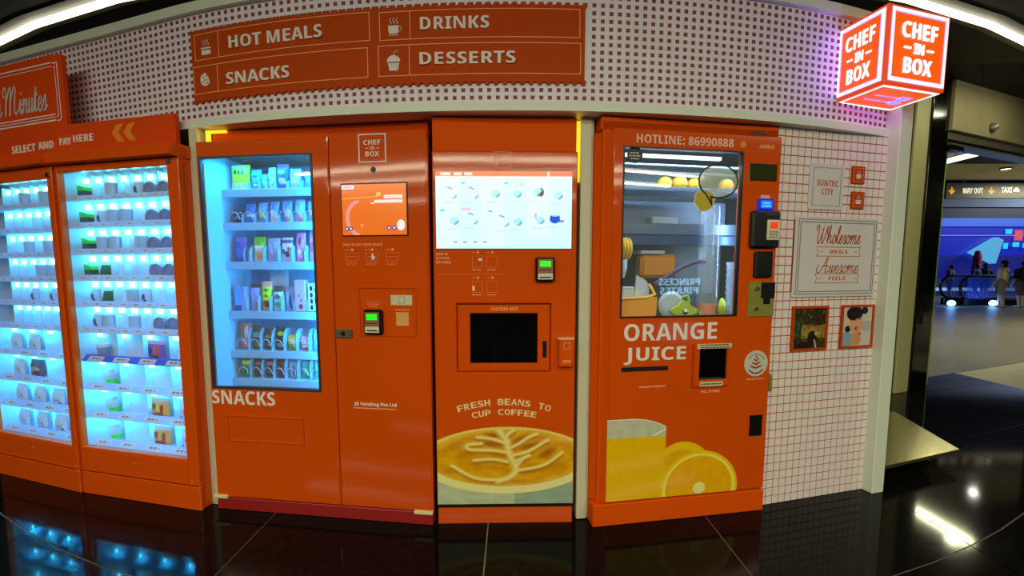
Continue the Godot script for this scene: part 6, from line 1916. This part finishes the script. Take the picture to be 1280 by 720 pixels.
	put("dark_band", slab(22, 4.2, 0, 33, 4.75, 0.2), mat("band_navy", Color(0.04, 0.05, 0.14), 0.5), shop)
	put("glowing_band", slab(22, 3.75, 0, 33, 4.2, 0.15), bl.call("glow_pale", Color(0.25, 0.45, 0.95), 0.75), shop)
	put("glowing_band", slab(22, 2.2, -0.1, 33, 3.75, 0.05), bl.call("glow_blue", Color(0.03, 0.12, 0.85), 0.6), shop)
	put("glowing_band", slab(22, 0.9, -0.1, 33, 2.2, 0.05), bl.call("glow_deep", Color(0.05, 0.12, 0.62), 0.5), shop)
	put("white_edge", slab(22, 3.25, 0.05, 33, 3.29, 0.12), bl.call("glow_line", Color(0.5, 0.55, 1.0), 0.9), shop)
	put("counter", slab(22, 0, 0, 33, 0.9, 0.4), mat("counter_blue", Color(0.2, 0.3, 0.55), 0.5), shop)
	put("counter_edge", slab(22, 0.28, 0.4, 33, 0.45, 0.45), bl.call("glow_white", Color(0.6, 0.75, 1.0), 0.8), shop)
	put("awning", B.new().prism(PackedVector2Array([Vector2(24.7, 2.35), Vector2(26.0, 3.15), Vector2(26.3, 3.0), Vector2(26.0, 1.75)]), 0.1, 0.4).mesh(), bl.call("glow_awning", Color(0.35, 0.72, 0.92), 0.8), shop)
	for q in [[25.75, 26.25, 2.75, 3.0], [26.6, 26.8, 2.55, 2.85], [27.1, 27.4, 2.65, 2.9], [27.65, 27.95, 2.6, 2.85], [28.2, 28.6, 2.3, 2.55]]:
		put("lit_panel", slab(q[0], q[2], 0.15, q[1], q[3], 0.2), bl.call("glow_cyan", Color(0.15, 0.8, 1.0), 1.0), shop)
	put("lit_panel", slab(27.2, 3.0, 0.1, 27.6, 3.55, 0.16), bl.call("glow_pink", Color(0.9, 0.35, 0.45), 0.8), shop)
	put("lit_panel", slab(26.7, 3.35, 0.1, 27.0, 3.6, 0.16), bl.call("glow_cyan", Color(0.15, 0.8, 1.0), 1.0), shop)
	put("red_stand", B.new().lathe([Vector2(0.0, 0), Vector2(0.2, 0), Vector2(0.16, 1.6), Vector2(0.1, 1.9), Vector2(0, 1.95)], 14, at(24.75, 0.5, 0.6)).mesh(), mat("red_fabric", Color(0.6, 0.08, 0.2), 0.7), shop)
	area(shop, Transform3D(Basis(Vector3.UP, PI), Vector3(27, 2.4, 0.5)), 9.0, 2.5, Color(0.1, 0.25, 1.0), 2.0)
	# escalators
	var blk := mat("rubber_black", Color(0.015, 0.015, 0.02), 0.3)
	for e in [[17.85, -15.9, "escalator with black looped handrails before the shop counter"], [19.3, -15.9, "escalator with black looped handrails beside the walking people"]]:
		var t := thing("escalator", e[2], "escalator", at(e[0], 0, e[1]))
		var len: float = 1.3 if e[0] < 18 else 1.9
		for z in [0.0, -0.75]:
			var pts := []
			pts.append(Vector3(0.35, 0.22, z))
			for i in 13:
				var a := -PI / 2 - PI * i / 12.0
				pts.append(Vector3(0.4 + cos(a) * 0.42, 0.7 + sin(a) * 0.46, z))
			pts.append(Vector3(len, 1.16, z))
			put("handrail", B.new().tube(pts, 0.045, 8).mesh(), blk, t)
			put("balustrade", slab(0.25, 0.25, z - 0.01, len, 1.1, z + 0.01), mat("blue_glass", Color(0.3, 0.45, 0.9), 0.05, 0.0, {"alpha": 0.3}), t)
			put("skirt", slab(0.1, 0.0, z - 0.08, len, 0.25, z + 0.08, 0.02), mat("skirt_dark", Color(0.05, 0.06, 0.1), 0.3, 0.4), t)
		put("landing_plate", slab(0.0, 0.002, -0.67, 0.3, 0.02, -0.08), mat("skirt_dark"), t)
		put("tread", slab(0.3, 0.02, -0.67, len, 0.28, -0.08), mat("skirt_dark"), t)
	for q in [[16.75, -15.2, "round blue white floor light in front of the first escalator"], [18.35, -15.2, "round blue white floor light in front of the second escalator"]]:
		var t := thing("floor_light", q[2], "floor light", at(q[0], 0.002, q[1]))
		put("light_globe", B.new().ball(Vector3(0, 0.13, 0), Vector3(0.12, 0.12, 0.12)).mesh(), mat("globe_glow", Color.WHITE, 0.4, 0.0, {"glow": Color(0.55, 0.85, 1.0), "power": 3.0}), t)
		put("foot", B.new().lathe([Vector2(0, 0), Vector2(0.08, 0), Vector2(0.05, 0.03), Vector2(0, 0.03)], 14).mesh(), blk, t)
		omni(t, Vector3(0, 0.13, 0), Color(0.3, 0.6, 1.0), 0.5, 0.1)
	area(hic, Transform3D(Basis(Vector3.RIGHT, -PI / 2), Vector3(31, 6.5, -18)), 6.0, 3.0, Color(0.85, 0.9, 1.0), 110.0)  # added lamp, out of view, to light the shop fascia and people
	put("added_lamp_panel", slab(28, 6.55, -19.5, 34, 6.6, -16.5), mat("hall_lamp"), hic)
	# people
	person("person in a white top and khaki shorts with a dark shoulder strap", Vector3(18.35, 0.002, -15.0), 0.3, Color(0.85, 0.83, 0.78), Color(0.5, 0.48, 0.36), 1.75, true, 0.1)
	person("person in dark grey clothes beside the escalator rail", Vector3(19.0, 0.002, -14.9), -0.2, Color(0.06, 0.06, 0.07), Color(0.3, 0.29, 0.28), 1.72, false, 0.05)
	person("person in a blue shirt standing before the shop counter", Vector3(23.6, 0.002, -20.4), 0.2, Color(0.15, 0.25, 0.5), Color(0.1, 0.12, 0.25), 1.7, false, 0.06)
	person("person in a dark jacket before the lit shop panels", Vector3(24.3, 0.002, -20.6), -0.4, Color(0.05, 0.06, 0.15), Color(0.12, 0.14, 0.25), 1.74, false, 0.08)
	person("person in a pale lilac top at the far end of the counter", Vector3(22.2, 0.002, -20.3), 0.5, Color(0.45, 0.42, 0.6), Color(0.12, 0.12, 0.2), 1.66, false, 0.05)
